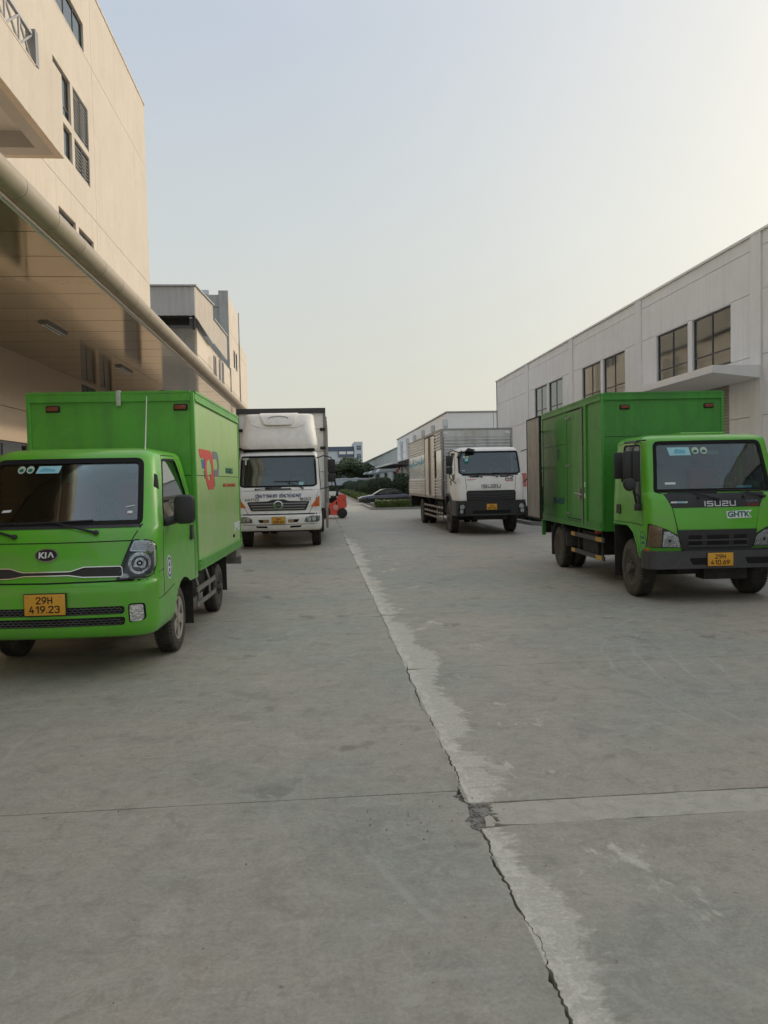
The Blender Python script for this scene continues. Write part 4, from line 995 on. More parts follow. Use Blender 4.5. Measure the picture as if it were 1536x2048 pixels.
def cab_shell(root, rows, paint, ws, wins, z_in, ws_depth=.9, inset=.05, arch=None, sub=3, roof_in=.05):
    body = loft('cab', rows, [paint], None, sub=sub); full = bvh_of(body)
    rin = [r for r in rows if r[0] > z_in and r[0] < rows[-1][0]-roof_in]
    # first row exactly at z_in by interpolation
    for a, b in zip(rows, rows[1:]):
        if a[0] <= z_in <= b[0]:
            t = (z_in-a[0])/(b[0]-a[0]); rin = [tuple(p+(q_-p)*t for p, q_ in zip(a, b))]+rin; break
    ztop = rows[-1][0]-roof_in
    if rin[-1][0] < ztop-.001:
        for a, b in zip(rows, rows[1:]):
            if a[0] <= ztop <= b[0]:
                t = (ztop-a[0])/(b[0]-a[0]); rin.append(tuple(p+(q_-p)*t for p, q_ in zip(a, b))); break
    cut = [loft('cut_tool', rin, interior, None, inset=inset, sub=sub)]
    ymin = min(r[1] for r in rows)
    cut.append(cutter_prism(inset_poly(ws, .035), 'y', ymin-1, ymin+ws_depth, paint))
    for w in wins: cut.append(cutter_prism(inset_poly(w, .012), 'x', -2, 2, paint))
    for a in (arch or []):
        pts, xin = a
        for s_ in (-1, 1):
            cut.append(cutter_prism(pts, 'x', *sorted((s_*xin, s_*2)), mat=chassis))
    boolean(body, cut); body.parent = root
    me = body.data; me.materials.clear()
    for m in (paint, interior, chassis): me.materials.append(m)
    for p in me.polygons:
        h = full.find_nearest(p.center); p.material_index = 0 if (h[0] is not None and h[3] < .036) else (1 if p.center.z > z_in-.02 else 2)
    g = patch('windscreen', body, glass_ws, inset_poly(ws, .03), full, 'y', 1, -.006, .006, res=.09)
    patch('windscreen_border', body, gap_black, ws, full, 'y', 1, .003, .012, holes=(inset_poly(ws, .045),), res=.05)
    for w in wins:
        for s_ in (1, -1):
            patch('side_window', body, glass_side, inset_poly(w, .008), full, 'x', -s_, -.008, .006, res=.1)
            patch('window_seal', body, gap_black, inset_poly(w, -.006), full, 'x', -s_, .003, .012, holes=(inset_poly(w, .016),), res=.05)
    return body, full

def chassis_parts(root, y0, y1, zr, hw=.36, axles=(), track=.7, r=.3):
    for s_ in (-1, 1): bx('chassis_rail', root, chassis, s_*hw-.035, s_*hw+.035, y0, y1, zr-.09, zr+.06)
    mb = MB(); y = y0+.2
    while y < y1: mb.box(-hw+.036, hw-.036, y, y+.06, zr-.06, zr+.03); y += .7
    mb.build('cross_member', chassis, root)
    for ya in axles:
        mb = MB(); mb.tube([(-track, ya, r), (track, ya, r)], .055, 10); mb.lathe([(-.14, .02), (-.1, .11), (.1, .11), (.14, .02)], 'x', (0, ya, r), 14)
        for s_ in (-1, 1): mb.box(s_*hw-.03, s_*hw+.03, ya-.5, ya+.5, r+.06, r+.10)
        mb.build('axle', chassis, root)

# ------------------------------------------------------------------ green box truck, near left
T1 = empty('box_truck', (-2.25, 6.45, 0), -R(2.2))
tag(T1, 'bright green light truck nearest on the left, red logo on its box side', 'truck')
T1['group'] = 'delivery trucks parked in the yard'
r1 = [(.345, .13, 1.96, .78, .14, .06), (.37, .06, 1.96, .83, .17, .07), (.44, .015, 1.96, .858, .19, .08), (.60, .0, 1.96, .868, .2, .08), (.74, .0, 1.96, .87, .2, .08), (.80, .012, 1.96, .87, .2, .08), (.83, .045, 1.96, .868, .2, .08),
      (1.0, .07, 1.96, .865, .2, .09), (1.15, .11, 1.96, .86, .2, .10), (1.24, .16, 1.96, .855, .19, .10), (1.29, .215, 1.96, .848, .18, .10), (1.45, .345, 1.96, .81, .17, .10), (1.62, .475, 1.96, .775, .16, .10), (1.80, .61, 1.96, .735, .15, .10),
      (1.88, .675, 1.96, .715, .15, .1), (1.915, .73, 1.955, .70, .15, .1), (1.945, .82, 1.93, .66, .14, .09), (1.965, .97, 1.88, .56, .14, .06), (1.975, 1.2, 1.7, .3, .1, .03)]
ws1 = rpoly([(-.735, 1.275), (.735, 1.275), (.645, 1.865), (-.645, 1.865)], [.06, .06, .07, .07])
win1 = rpoly([(.50, 1.25), (1.70, 1.25), (1.73, 1.52), (1.62, 1.87), (1.06, 1.86)], [.04, .06, .05, .07, .06])
archp = [(.80, -.1), (.80, .35), (.84, .50), (.93, .62), (1.06, .69), (1.2, .715), (1.36, .69), (1.5, .64), (2.1, .62), (2.1, -.1)]
T1c, T1b = cab_shell(T1, r1, green_cab, ws1, [win1], 1.02, arch=[(archp, .58)])
P = lambda name, mat, pts, parent=T1c, bv=T1b, **k: patch(name, parent, mat, pts, bv, **k)
for s_ in (1, -1):
    mm = (lambda p: p) if s_ > 0 else mirror
    hl = P('headlight', gap_black, mm(rpoly([(.555, .828), (.675, 1.162), (.80, 1.155), (.845, 1.12), (.856, .95), (.835, .855), (.79, .838)], [.01, .03, .04, .04, .06, .05, .04])), T1c, off=.003, depth=.02)
    P('turn_signal', lamp_clear, mm(rpoly([(.665, 1.075), (.695, 1.145), (.80, 1.138), (.838, 1.10), (.838, 1.06)], .012)), hl, off=.008, depth=.008, res=.03)
    P('lamp_bezel', grey_plastic, mm(rpoly([(.60, .85), (.66, 1.05), (.835, 1.035), (.84, .95), (.82, .865)], .02)), hl, off=.006, depth=.008, res=.03)
    P('main_reflector', lamp_refl, mm(ellipse(.735, .965, .085, .090)), hl, off=.010, depth=.01, res=.02)
    P('bowl_shade_disc', grey_plastic, mm(ellipse(.738, .962, .064, .066, 22)), hl, off=.012, depth=.01, res=.02)  # dark disc standing in for the shade inside the reflector bowl
    P('bowl_glint', lamp_refl, mm(rpoly([(.690, .930), (.700, .985), (.735, 1.015), (.775, 1.0), (.79, .955), (.770, .915), (.735, .935)], .02)), hl, off=.014, depth=.01, res=.02)  # bright crescent imitating light caught inside the bowl
    P('bulb_shade', gap_black, mm(ellipse(.742, .965, .024, .022, 14)), hl, off=.020, depth=.012, res=.02)
    P('bulb_cap', lamp_clear, mm(ellipse(.742, .965, .010, .010, 10)), hl, off=.022, depth=.012, res=.02)
    for k in range(5): P('lens_flute', glass_lamp, mm(strip_poly([(.66+.035*k, .885+.004*k), (.672+.035*k, 1.04)], .007)), hl, off=.024, depth=.004, res=.05)
    P('signal_bezel', chrome, mm(rpoly([(.655, 1.066), (.688, 1.152), (.805, 1.146), (.846, 1.10), (.846, 1.05)], .012)), hl, off=.006, depth=.008, res=.03)
    P('side_lamp', lamp_clear, mm(rpoly([(.585, .845), (.605, .885), (.65, .88), (.66, .85)], .01)), hl, off=.009, depth=.008, res=.03)
    P('lens', glass_lamp, mm(rpoly([(.56, .832), (.677, 1.157), (.80, 1.15), (.84, 1.115), (.851, .95), (.83, .858), (.79, .842)], [.01, .03, .04, .04, .06, .05, .04])), hl, off=.020, depth=.004, res=.03)
    # fog lamp
    P('fog_recess', gap_black, mm(rpoly([(.655, .475), (.655, .64), (.785, .64), (.79, .5)], .03)), off=.002, depth=.01, res=.03)
    P('fog_lamp', lamp_refl, mm(rpoly([(.667, .487), (.667, .628), (.772, .63), (.775, .512), (.75, .49)], .02)), off=.008, depth=.01, res=.02)
    P('seam', gap_black, mm(strip_poly([(.735, 1.285), (.69, 1.20), (.672, 1.163), (.62, 1.02), (.556, .83)], .008)), off=.0015, depth=.004, res=.03)
    sg = -s_
    S_ = lambda name, mat, pts, parent=T1c, **k: patch(name, parent, mat, pts, T1b, 'x', sg, **k)
    S_('door_seam', gap_black, strip_poly([(1.75, .66), (1.79, 1.0), (1.80, 1.5), (1.72, 1.86), (1.60, 1.905), (1.1, 1.895)], .008), off=.0015, depth=.004)
    S_('door_seam', gap_black, strip_poly([(1.08, 1.895), (.74, 1.52), (.50, 1.255), (.43, 1.05), (.40, .85), (.40, .66)], .008), off=.0015, depth=.004)
    S_('seam', gap_black, strip_poly([(.13, .86), (.40, .885)], .007), off=.0015, depth=.004)
    S_('seam', gap_black, strip_poly([(.22, .65), (.40, .655), (.79, .70)], .007), off=.0015, depth=.004)
    S_('door_handle', black_plastic, rpoly([(1.56, 1.05), (1.60, 1.20), (1.68, 1.20), (1.66, 1.05)], .02), off=.02, depth=.025, res=.04)
    S_('vent_slot', gap_black, rpoly([(.60, 1.60), (.70, 1.72), (.74, 1.70), (.66, 1.57)], .01), off=.003, depth=.008, res=.04)
    # mirror
    mb = MB(); mb.box(s_*.91 if s_ > 0 else -1.10, 1.10 if s_ > 0 else -.91, .62, .74, 1.255, 1.52, bev=.05); mi = mb.build('mirror', black_plastic, T1c)
    mb = MB(); mb.tube([(s_*.83, .66, 1.275), (s_*.90, .69, 1.30), (s_*.98, .68, 1.32)], [.045, .035, .03], 10); mb.build('mirror_arm', black_plastic, mi)
    MB().box(min(s_*.93, s_*1.08), max(s_*.93, s_*1.08), .739, .744, 1.28, 1.50).build('mirror_glass', chrome, mi)
    # round door sticker
    k0 = S_('round_sticker', ink_white, ellipse(.62, .875, .105, .105), off=.002, depth=.003, res=.05)
    S_('sticker_ring', ink_grey, ellipse(.62, .875, .094, .094), k0, off=.003, depth=.003, res=.05, holes=(ellipse(.62, .875, .068, .068),))
    S_('sticker_centre', ink_grey, rpoly([(.585, .88), (.655, .88), (.655, .90), (.63, .925), (.61, .925), (.585, .90)], .005), k0, off=.003, depth=.003, res=.05)
    S_('sticker_centre', ink_grey, rpoly([(.60, .825), (.64, .825), (.65, .865), (.59, .865)], .005), k0, off=.003, depth=.003, res=.05)
P('seam', gap_black, strip_poly([(-.675, 1.152), (-.3, 1.148), (0, 1.147), (.3, 1.148), (.675, 1.152)], .008), off=.0015, depth=.004)
P('seam', gap_black, strip_poly([(-.80, .828), (0, .820), (.80, .828)], .012), off=.0015, depth=.004)
P('cowl', black_plastic, rpoly([(-.72, 1.262), (.72, 1.262), (.735, 1.283), (-.735, 1.283)], .004), off=.008, depth=.01)
out = [(-.60, .857), (-.29, .862), (-.18, .880), (.18, .880), (.29, .862), (.60, .857), (.612, .87), (.605, .94), (.585, .950), (.30, .952), (.19, .918), (-.19, .918), (-.30, .952), (-.585, .950), (-.605, .94), (-.612, .87)]
gr = P('grille', chrome, rpoly(out, .012), off=.012, depth=.02, res=.04, holes=(inset_poly(rpoly(out, .012), .0075),))
P('grille_mesh', black_plastic, inset_poly(rpoly(out, .012), .008), gr, off=.003, depth=.01, res=.04)
bd = P('badge', chrome, ellipse(0, 1.053, .094, .055, 32), off=.012, depth=.015, res=.03)
P('badge_face', ink_black, ellipse(0, 1.053, .084, .046, 32), bd, off=.015, depth=.01, res=.03)
text('badge_letter', 'KI', bd, ink_white, (-.062, 0, 1.028), (1, 0, 0), (0, 0, 1), .062, .05, .018, .03, bvh=T1b)
mb = MB(); yb_ = bump_surf(T1b, .03, 1.05, .017).y
mb.prism([(.006, 1.028), (.03, 1.078), (.040, 1.078), (.064, 1.028), (.052, 1.028), (.035, 1.062), (.018, 1.028)], 'y', yb_-.002, yb_+.004); mb.build('badge_letter', ink_white, bd)
for (a, b) in ((.462, .532), (.556, .622)):
    g = P('lower_grille', gap_black, rpoly([(-.62, a), (.62, a), (.63, b), (-.63, b)], .03), off=.001, depth=.01)
    mb = MB(); rw = 0; z = a+.008
    while z < b-.012:
        x = -.59+(.022 if rw % 2 else 0)
        while x < .58:
            p = bump_surf(T1b, x, z, .004); p2 = bump_surf(T1b, x+.03, z, .004); p3 = bump_surf(T1b, x+.037, z+.010, .004); p4 = bump_surf(T1b, x+.03, z+.02, .004); p5 = bump_surf(T1b, x-.007, z+.01, .004)
            mb.tube([p5, p, p2, p3], .0022, 3, cap=False); x += .044
        z += .02; rw += 1
    o = mb.build('grille_mesh', frame_grey, g); tag(o, kind='stuff')
plate(T1c, -.153, .173, .572, .742, -.028, '29H', '419.23')
# windscreen things
wiper(T1c, T1b, -.28, 1.205, -.62, 1.30, .62, .03); wiper(T1c, T1b, .38, 1.225, .02, 1.315, .62, .03)
k0 = P('permit_sticker', sticker_cyan, [(-.265, 1.735), (-.06, 1.735), (-.045, 1.80), (-.245, 1.80)], off=-.002, depth=.002)
P('sticker_print', sticker_blue, rpoly([(-.24, 1.75), (-.09, 1.75), (-.10, 1.77), (-.2, 1.785)], .01), k0, off=-.001, depth=.002)
for x in (-.40, -.32):
    k0 = P('round_sticker', sticker_pale, ellipse(x, 1.77, .035, .034, 18), off=-.002, depth=.002); P('sticker_print', ink_teal, ellipse(x, 1.765, .022, .016, 14), k0, off=-.001, depth=.002)
P('small_sticker', ink_white, [(-.47, 1.40), (-.39, 1.405), (-.385, 1.425), (-.46, 1.42)], off=-.002, depth=.002)
P('small_sticker', ink_white, [(.59, 1.375), (.63, 1.375), (.63, 1.395), (.59, 1.395)], off=-.002, depth=.002); P('small_sticker', ink_white, [(.57, 1.425), (.64, 1.438), (.64, 1.444), (.57, 1.432)], off=-.002, depth=.002)
MB().tube([(.60, .95, 1.93), (.612, 1.02, 2.45)], [.006, .003], 5).build('aerial', ink_white, T1c)
ds = MB(); ds.prism([(.36, 1.02), (.36, 1.20), (.44, 1.27), (.62, 1.29), (.72, 1.22), (.72, 1.02)], 'x', -.76, .76); ds.build('dashboard', interior, T1c, bevel=.01)
steering_wheel(T1c, .36, .86, 1.30); seat(T1c, .38, 1.45, 1.12, seat_red, seat_black); seat(T1c, -.42, 1.45, 1.12, seat_red, seat_black, .8)
P('rear_view_mirror', gap_black, rpoly([(-.02, 1.70), (.2, 1.70), (.2, 1.76), (-.02, 1.76)], .02), off=-.06, depth=.02)
cargo_box(T1, -.90, .865, 1.98, 5.28, .68, 2.60, green_box, green_box, green_box_dusty_lit)
rivets(T1, green_box, -.90, .865, 1.98, 5.28, .68, 2.60, 2.53)
for x in (-.62, .72): marker(T1, x, 2.44, 1.995)
MB().box(.05, .10, 1.955, 1.972, 2.46, 2.625, bev=.003).build('tape_patch', tape, T1)
bx('panel_joint', T1, gap_black, -.87, .83, 1.992, 1.9965, 1.708, 1.714)
bx('panel_joint', T1, gap_black, .8525, .8545, 2.04, 5.22, 1.708, 1.715)
XS = .857
def side_decal(name, mat, pts, parent, x=XS, d=.003, holes=()):
    return patch(name, parent, mat, pts, None, 'x', 1 if x < 0 else -1, d, d+.002, y=x-.0025*(1 if x > 0 else -1), res=.3, holes=holes)
redT = [(2.2, 2.005), (2.85, 2.01), (2.99, 1.985), (3.06, 1.92), (3.10, 1.80), (3.12, 1.69), (3.10, 1.55), (2.75, 1.55), (2.67, 1.60), (2.56, 1.70), (2.53, 1.79), (2.53, 1.905), (2.28, 1.91)]
qh = [(2.64, 1.82), (2.69, 1.885), (2.79, 1.91), (2.9, 1.895), (2.97, 1.83), (3.0, 1.74), (2.94, 1.70), (2.93, 1.735), (2.84, 1.735), (2.87, 1.67), (2.77, 1.655), (2.68, 1.71)]
lg = side_decal('logo', ink_red, rpoly(redT, .03), T1, holes=(rpoly(qh, .02),))
side_decal('logo_blue_bar', ink_blue, [(2.34, 1.89), (2.5, 1.89), (2.515, 1.79), (2.40, 1.79)], lg); side_decal('logo_blue_bar', ink_grey, [(2.47, 1.765), (2.515, 1.765), (2.55, 1.68), (2.52, 1.68)], lg)
side_decal('logo_letter', ink_grey, rpoly([(3.07, 2.01), (3.35, 2.015), (3.46, 1.97), (3.51, 1.84), (3.44, 1.71), (3.14, 1.70), (3.15, 1.79), (3.37, 1.795), (3.41, 1.84), (3.36, 1.92), (3.10, 1.92)], .015), lg)
side_decal('logo_letter', ink_grey, [(3.13, 1.69), (3.16, 1.69), (3.18, 1.58), (3.14, 1.60)], lg)
U, Vv = (0, 1, 0), (0, 0, 1)
text('lettering', 'LOGISTICS', T1, ink_teal, (XS, 4.04, 1.755), U, Vv, .60, .075, .002, .02)
text('lettering', 'NICE & BEST SERVICE', T1, ink_red, (XS, 3.79, 1.575), U, Vv, 1.1, .045, .002, .0)
text('lettering', '29H-419.23', T1, ink_white, (XS, 4.66, .93), U, Vv, .54, .13, .002, .02)
bx('box_latch', T1, chassis, XS-.002, XS+.012, 4.54, 4.62, .86, .90)
chassis_parts(T1, 1.2, 5.2, .56, .35, (3.5,), .62, .31)
wheel(T1, .73, 1.17, .325, .185, 'alloy', rim_silver, 1); wheel(T1, -.73, 1.17, .325, .185, 'alloy', rim_silver, -1)
wheel(T1, .735, 3.5, .305, .17, 'steel', rim_dark, 1); wheel(T1, -.735, 3.5, .305, .17, 'steel', rim_dark, -1)
bx('front_axle', T1, chassis, -.62, .62, 1.1, 1.24, .22, .34); bx('engine', T1, chassis, -.35, .35, .5, 1.9, .30, .60)
for s_ in (-1, 1):
    X0 = s_*.83
    bx('side_guard_rail', T1, steel, X0-.008, X0+.008, 2.0, 3.12, .445, .50); bx('side_guard_rail', T1, steel, X0-.008, X0+.008, 2.0, 3.12, .285, .335)
    for y in (2.2, 2.85): MB().tube([(X0-s_*.12, y, .70), (X0-s_*.06, y, .62), (X0-s_*.02, y, .48), (X0-s_*.02, y, .29)], .016, 6).build('guard_bracket', steel, T1)
    bx('mudflap', T1, chassis, min(s_*.60, s_*.84), max(s_*.60, s_*.84), 1.74, 1.76, .16, .62)
    bx('mudflap', T1, chassis, min(s_*.60, s_*.84), max(s_*.60, s_*.84), 3.95, 3.97, .20, .64)
    bx('wheel_guard', T1, chassis, min(s_*.62, s_*.80), max(s_*.62, s_*.80), 3.15, 3.17, .3, .62)
bx('fuel_tank', T1, chassis, .42, .76, 2.1, 2.85, .36, .62); bx('battery_box', T1, chassis, -.76, -.42, 2.1, 2.85, .36, .62)
bx('rear_bumper', T1, steel, -.86, .86, 5.2, 5.26, .42, .54); bx('rear_bracket', T1, steel, .70, .84, 4.9, 5.27, .54, .68); bx('rear_door', T1, green_box, -.87, .835, 5.26, 5.30, .72, 2.56)

# ------------------------------------------------------------------ green box truck, right
T2 = empty('box_truck', (4.95, 9.14, 0), -R(3.0))
tag(T2, 'green box truck at the right edge, grey rear door folded open, plate 29H 410.69', 'truck', 'delivery trucks parked in the yard')
r2 = [(.54, .14, 1.45, .84, .14, .05), (.62, .10, 1.45, .86, .16, .06), (.80, .08, 1.45, .868, .17, .06), (1.0, .085, 1.45, .87, .14, .06), (1.18, .10, 1.45, .868, .13, .06), (1.30, .12, 1.45, .865, .12, .06), (1.37, .155, 1.45, .86, .11, .06), (1.40, .18, 1.45, .857, .11, .06),
      (1.60, .235, 1.45, .845, .10, .05), (1.85, .31, 1.45, .825, .09, .045), (2.02, .365, 1.45, .81, .09, .045), (2.07, .39, 1.45, .80, .09, .045), (2.11, .46, 1.44, .755, .12, .05), (2.135, .60, 1.40, .68, .12, .04), (2.145, .8, 1.25, .4, .1, .03)]
ws2 = rpoly([(-.755, 1.385), (.755, 1.385), (.695, 2.045), (-.695, 2.045)], [.05, .05, .08, .08])
win2 = rpoly([(.53, 2.01), (1.12, 2.02), (1.14, 1.53), (.78, 1.50), (.66, 1.42), (.55, 1.25), (.48, 1.205), (.345, 1.215)], [.05, .05, .05, .06, .05, .06, .04, .05])
arch2 = [(.42, .3), (.42, .5), (.47, .70), (.60, .86), (.80, .945), (1.0, .95), (1.7, .945), (1.7, .3)]
T2c, T2b = cab_shell(T2, r2, green_cab, ws2, [win2], 1.08, arch=[(arch2, .55)])
P = lambda name, mat, pts, parent=T2c, bv=T2b, **k: patch(name, parent, mat, pts, bv, **k)
P('black_panel', black_plastic, [(-.70, 1.375), (-.64, 1.37), (-.555, 1.193), (.555, 1.193), (.64, 1.37), (.70, 1.375)], off=.004, depth=.01)
hd = P('front_hatch', green_cab2, [(-.548, 1.187), (.548, 1.187), (.495, .925), (-.495, .925)], off=.008, depth=.012)
gr = P('grille', black_plastic, rpoly([(-.51, .915), (.51, .915), (.44, .672), (-.44, .672)], .01), off=.012, depth=.02)
for (a, b) in ((-.37, -.20), (-.14, .14), (.20, .37)):
    for (c, d) in ((.80, .85), (.725, .775)): P('grille_slot', gap_black, rpoly([(a, c), (b, c), (b, d), (a, d)], .01), gr, off=.0125, depth=.004)
for z in (.787, .712): P('grille_bar', grey_plastic, rpoly([(-.38, z-.010), (.38, z-.010), (.38, z+.010), (-.38, z+.010)], .004), gr, off=.022, depth=.012)
for s_ in (1, -1):
    mm = (lambda p: p) if s_ > 0 else mirror
    hl = P('headlight', black_plastic, mm([(.455, .69), (.50, .86), (.62, .925), (.82, 1.00), (.845, 1.0), (.85, .70)]), off=.004, depth=.02, res=.05)
    P('indicator', amber_dim, mm(rpoly([(.70, .71), (.69, .945), (.83, .985), (.845, .71)], .01)), hl, off=.012, depth=.012, res=.03)
    for z in (.78, .86): P('indicator_rib', grey_plastic, mm([(.71, z), (.84, z+.004), (.84, z+.012), (.71, z+.008)]), hl, off=.014, depth=.006, res=.05)
    P('main_reflector', lamp_refl, mm(rpoly([(.465, .70), (.50, .83), (.60, .90), (.67, .90), (.69, .71)], .02)), hl, off=.012, depth=.01, res=.02)
    P('bulb_shade', lamp_clear, mm(ellipse(.60, .79, .055, .06, 18)), hl, off=.016, depth=.008, res=.02)
    P('bulb', grey_plastic, mm(ellipse(.60, .785, .02, .02, 12)), hl, off=.022, depth=.008, res=.02)
    P('lens', glass_lamp, mm(rpoly([(.46, .695), (.495, .84), (.60, .91), (.69, .93), (.83, .99), (.847, .70)], .01)), hl, off=.026, depth=.004, res=.03)
    P('seam', gap_black, mm(strip_poly([(.70, 1.38), (.64, 1.37), (.55, 1.187), (.455, .69)], .008)), off=.0015, depth=.004)
    sg = -s_
    S_ = lambda name, mat, pts, parent=T2c, **k: patch(name, parent, mat, pts, T2b, 'x', sg, **k)
    S_('door_seam', gap_black, strip_poly([(.27, .97), (.30, 1.2), (.49, 2.035), (1.15, 2.055), (1.32, 2.03)], .008), off=.0015, depth=.004)
    S_('door_seam', gap_black, strip_poly([(.30, .975), (.55, .985), (1.40, .985)], .008), off=.0015, depth=.004)
    S_('door_step_trim', green_cab2, strip_poly([(.42, .55), (.47, .72), (.60, .88), (.80, .962), (1.44, .962)], .03), off=.015, depth=.02)
    S_('door_handle', black_plastic, rpoly([(1.10, 1.09), (1.10, 1.22), (1.26, 1.22), (1.26, 1.09)], .03), off=.012, depth=.02, res=.04)
    S_('side_marker', orange, [(.19, .62), (.19, .68), (.25, .68), (.25, .62)], off=.01, depth=.02)
    S_('gutter', black_plastic, strip_poly([(.56, 2.05), (.8, 2.068), (1.12, 2.068)], .018), off=.012, depth=.02)
    k0 = S_('round_sticker', ink_teal, ellipse(.48, .885, .085, .13), off=.002, depth=.003, res=.05, holes=(ellipse(.48, .885, .077, .12),)) if False else None
    # mirrors on a tube
    X0 = s_*1.0
    mb = MB(); mb.tube([(s_*.80, .36, 2.06), (s_*.94, .28, 2.05), (s_*1.0, .26, 1.95), (s_*1.0, .26, 1.45), (s_*.98, .30, 1.38), (s_*.90, .34, 1.36), (s_*.88, .36, 1.22)], .011, 6)
    ma = mb.build('mirror_arm', black_plastic, T2c)
    MB().box(X0-.11, X0+.11, .275, .345, 1.53, 1.93, bev=.03).build('mirror', black_plastic, ma)
    MB().box(X0-.09, X0+.09, .345, .349, 1.56, 1.90).build('mirror_glass', chrome, ma)
    MB().lathe([(.20, .0001), (.21, .06), (.24, .085), (.25, .085)], 'y', (s_*1.05, 0, 1.50), 20).build('round_mirror', black_plastic, ma)
    MB().box(X0-.05-s_*.1, X0+.05-s_*.1, .33, .38, 1.16, 1.25, bev=.01).build('mirror_bracket', black_plastic, ma)
    MB().box(X0-.12, X0+.0, .60, .66, 1.57, 1.92, bev=.02).build('mirror', black_plastic, ma) if s_ < 0 else None
# oval door stamp on the visible flank
k0 = patch('round_sticker', T2c, ink_teal, ellipse(.30, .78, .085, .125), T2b, 'x', 1, .002, .003, holes=(ellipse(.30, .78, .076, .114),), res=.05)
for z in (.735, .80): patch('sticker_print', k0, ink_teal, rpoly([(.25, z), (.35, z), (.34, z+.035), (.26, z+.035)], .01), T2b, 'x', 1, .002, .003, res=.05)
strokes('brand_lettering', 'ISUZU', T2c, ink_silver, -.15, 1.212, .385, .056, None, T2b, .014, .46, .48, False)
text('model_lettering', 'QKR', T2c, ink_grey, (.385, 0, 1.243), (1, 0, 0), (0, 0, 1), .16, .036, .008, .01, bvh=T2b)
text('model_lettering', '230', T2c, ink_darkred, (.385, 0, 1.203), (1, 0, 0), (0, 0, 1), .16, .032, .008, .015, bvh=T2b)
P('sticker_strip', ink_white, [(-.575, 1.255), (-.56, 1.275), (-.36, 1.272), (-.37, 1.252)], off=.006, depth=.004); P('sticker_print', sticker_blue, [(-.50, 1.257), (-.49, 1.271), (-.38, 1.269), (-.385, 1.257)], off=.007, depth=.004)
wb_ = P('sticker_backing', ink_white, [(.12, 1.075), (.115, 1.14), (.455, 1.152), (.40, 1.11), (.445, 1.058), (.13, 1.05)], hd, off=.010, depth=.004)
text('company_lettering', 'GHTK', wb_, ink_teal, (.13, 0, 1.066), (1, 0, 0), (0, 0, 1), .29, .072, .013, .035, bvh=T2b)
wiper(T2c, T2b, .02, 1.30, -.28, 1.385, .62, -.01); wiper(T2c, T2b, .62, 1.32, .34, 1.40, .56, -.02)
for x in (-.22, .36): MB().lathe([(.095, .0001), (.10, .018), (.13, .02)], 'y', (x, 0, 1.325), 10).build('washer_nozzle', black_plastic, T2c)
k0 = P('permit_sticker', sticker_cyan, [(-.50, 1.855), (-.23, 1.855), (-.25, 1.96), (-.525, 1.96)], off=-.002, depth=.002)
P('sticker_print', sticker_blue, rpoly([(-.45, 1.88), (-.30, 1.88), (-.29, 1.92), (-.42, 1.94)], .01), k0, off=-.001, depth=.002)
for x in (-.17, -.06):
    k0 = P('round_sticker', sticker_pale, ellipse(x, 1.915, .045, .045, 18), off=-.002, depth=.002); P('sticker_print', ink_teal, ellipse(x, 1.905, .028, .018, 14), k0, off=-.001, depth=.002)
P('small_sticker', ink_white, [(-.60, 1.488), (-.47, 1.488), (-.47, 1.515), (-.60, 1.515)], off=-.002, depth=.002); P('sticker_print', sticker_blue, [(.3, 1.43), (.5, 1.425), (.53, 1.455), (.34, 1.46)], off=-.03, depth=.004)
MB().prism([(.30, 1.10), (.30, 1.33), (.36, 1.375), (.55, 1.38), (.62, 1.30), (.62, 1.10)], 'x', -.76, .76).build('dashboard', interior, T2c, bevel=.01)
steering_wheel(T2c, .36, .76, 1.45, .2); seat(T2c, .38, 1.28, 1.18, seat_red, seat_red); seat(T2c, -.30, 1.28, 1.18, interior, interior, .7)
MB().box(-.06, .22, .50, .53, 1.86, 1.92, bev=.015).build('rear_view_mirror', frame_grey, T2c)
MB().box(-.18, .42, .75, 1.25, 2.135, 2.17, bev=.02).build('roof_hatch', green_cab, T2c)
bp = rpoly([(-.90, .435), (.90, .435), (.90, .655), (-.90, .655)], .02)
bm_ = MB()
pr = [(-.90, .22), (-.88, .06), (-.80, .01), (.80, .01), (.88, .06), (.90, .22), (.90, .30), (-.90, .30)]
bm_.prism(rpoly(pr, .03), 'z', .435, .655); bu = bm_.build('bumper', grey_plastic, T2c, bevel=.012)
for (a, b) in ((-.35, -.0), (.35, .62)): 
    MB().prism(rpoly([(a, .49), (b, .49), (b+.01, .57), (a-.04, .57)], .02), 'y', .002, .02).build('bumper_slot', gap_black, bu)
bx('bumper_step', bu, black_plastic, -.45, .75, .05, .16, .656, .675)
plate(T2c, -.165, .155, .468, .632, -.002, '29H', '410.69')
X0, X1, Y0, Y1, Z0, Z1 = -.90, .93, 1.83, 5.52, .80, 2.82
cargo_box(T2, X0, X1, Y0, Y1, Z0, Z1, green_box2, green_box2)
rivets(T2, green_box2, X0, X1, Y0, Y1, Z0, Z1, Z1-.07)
for x in (-.55, .70): marker(T2, x, 2.62, 1.845, redlens)
bx('panel_joint', T2, gap_black, -.87, .90, 1.842, 1.8465, 2.188, 2.194)
bx('panel_joint', T2, gap_black, -.8895, -.887, 3.80, 5.4, 2.178, 2.185)
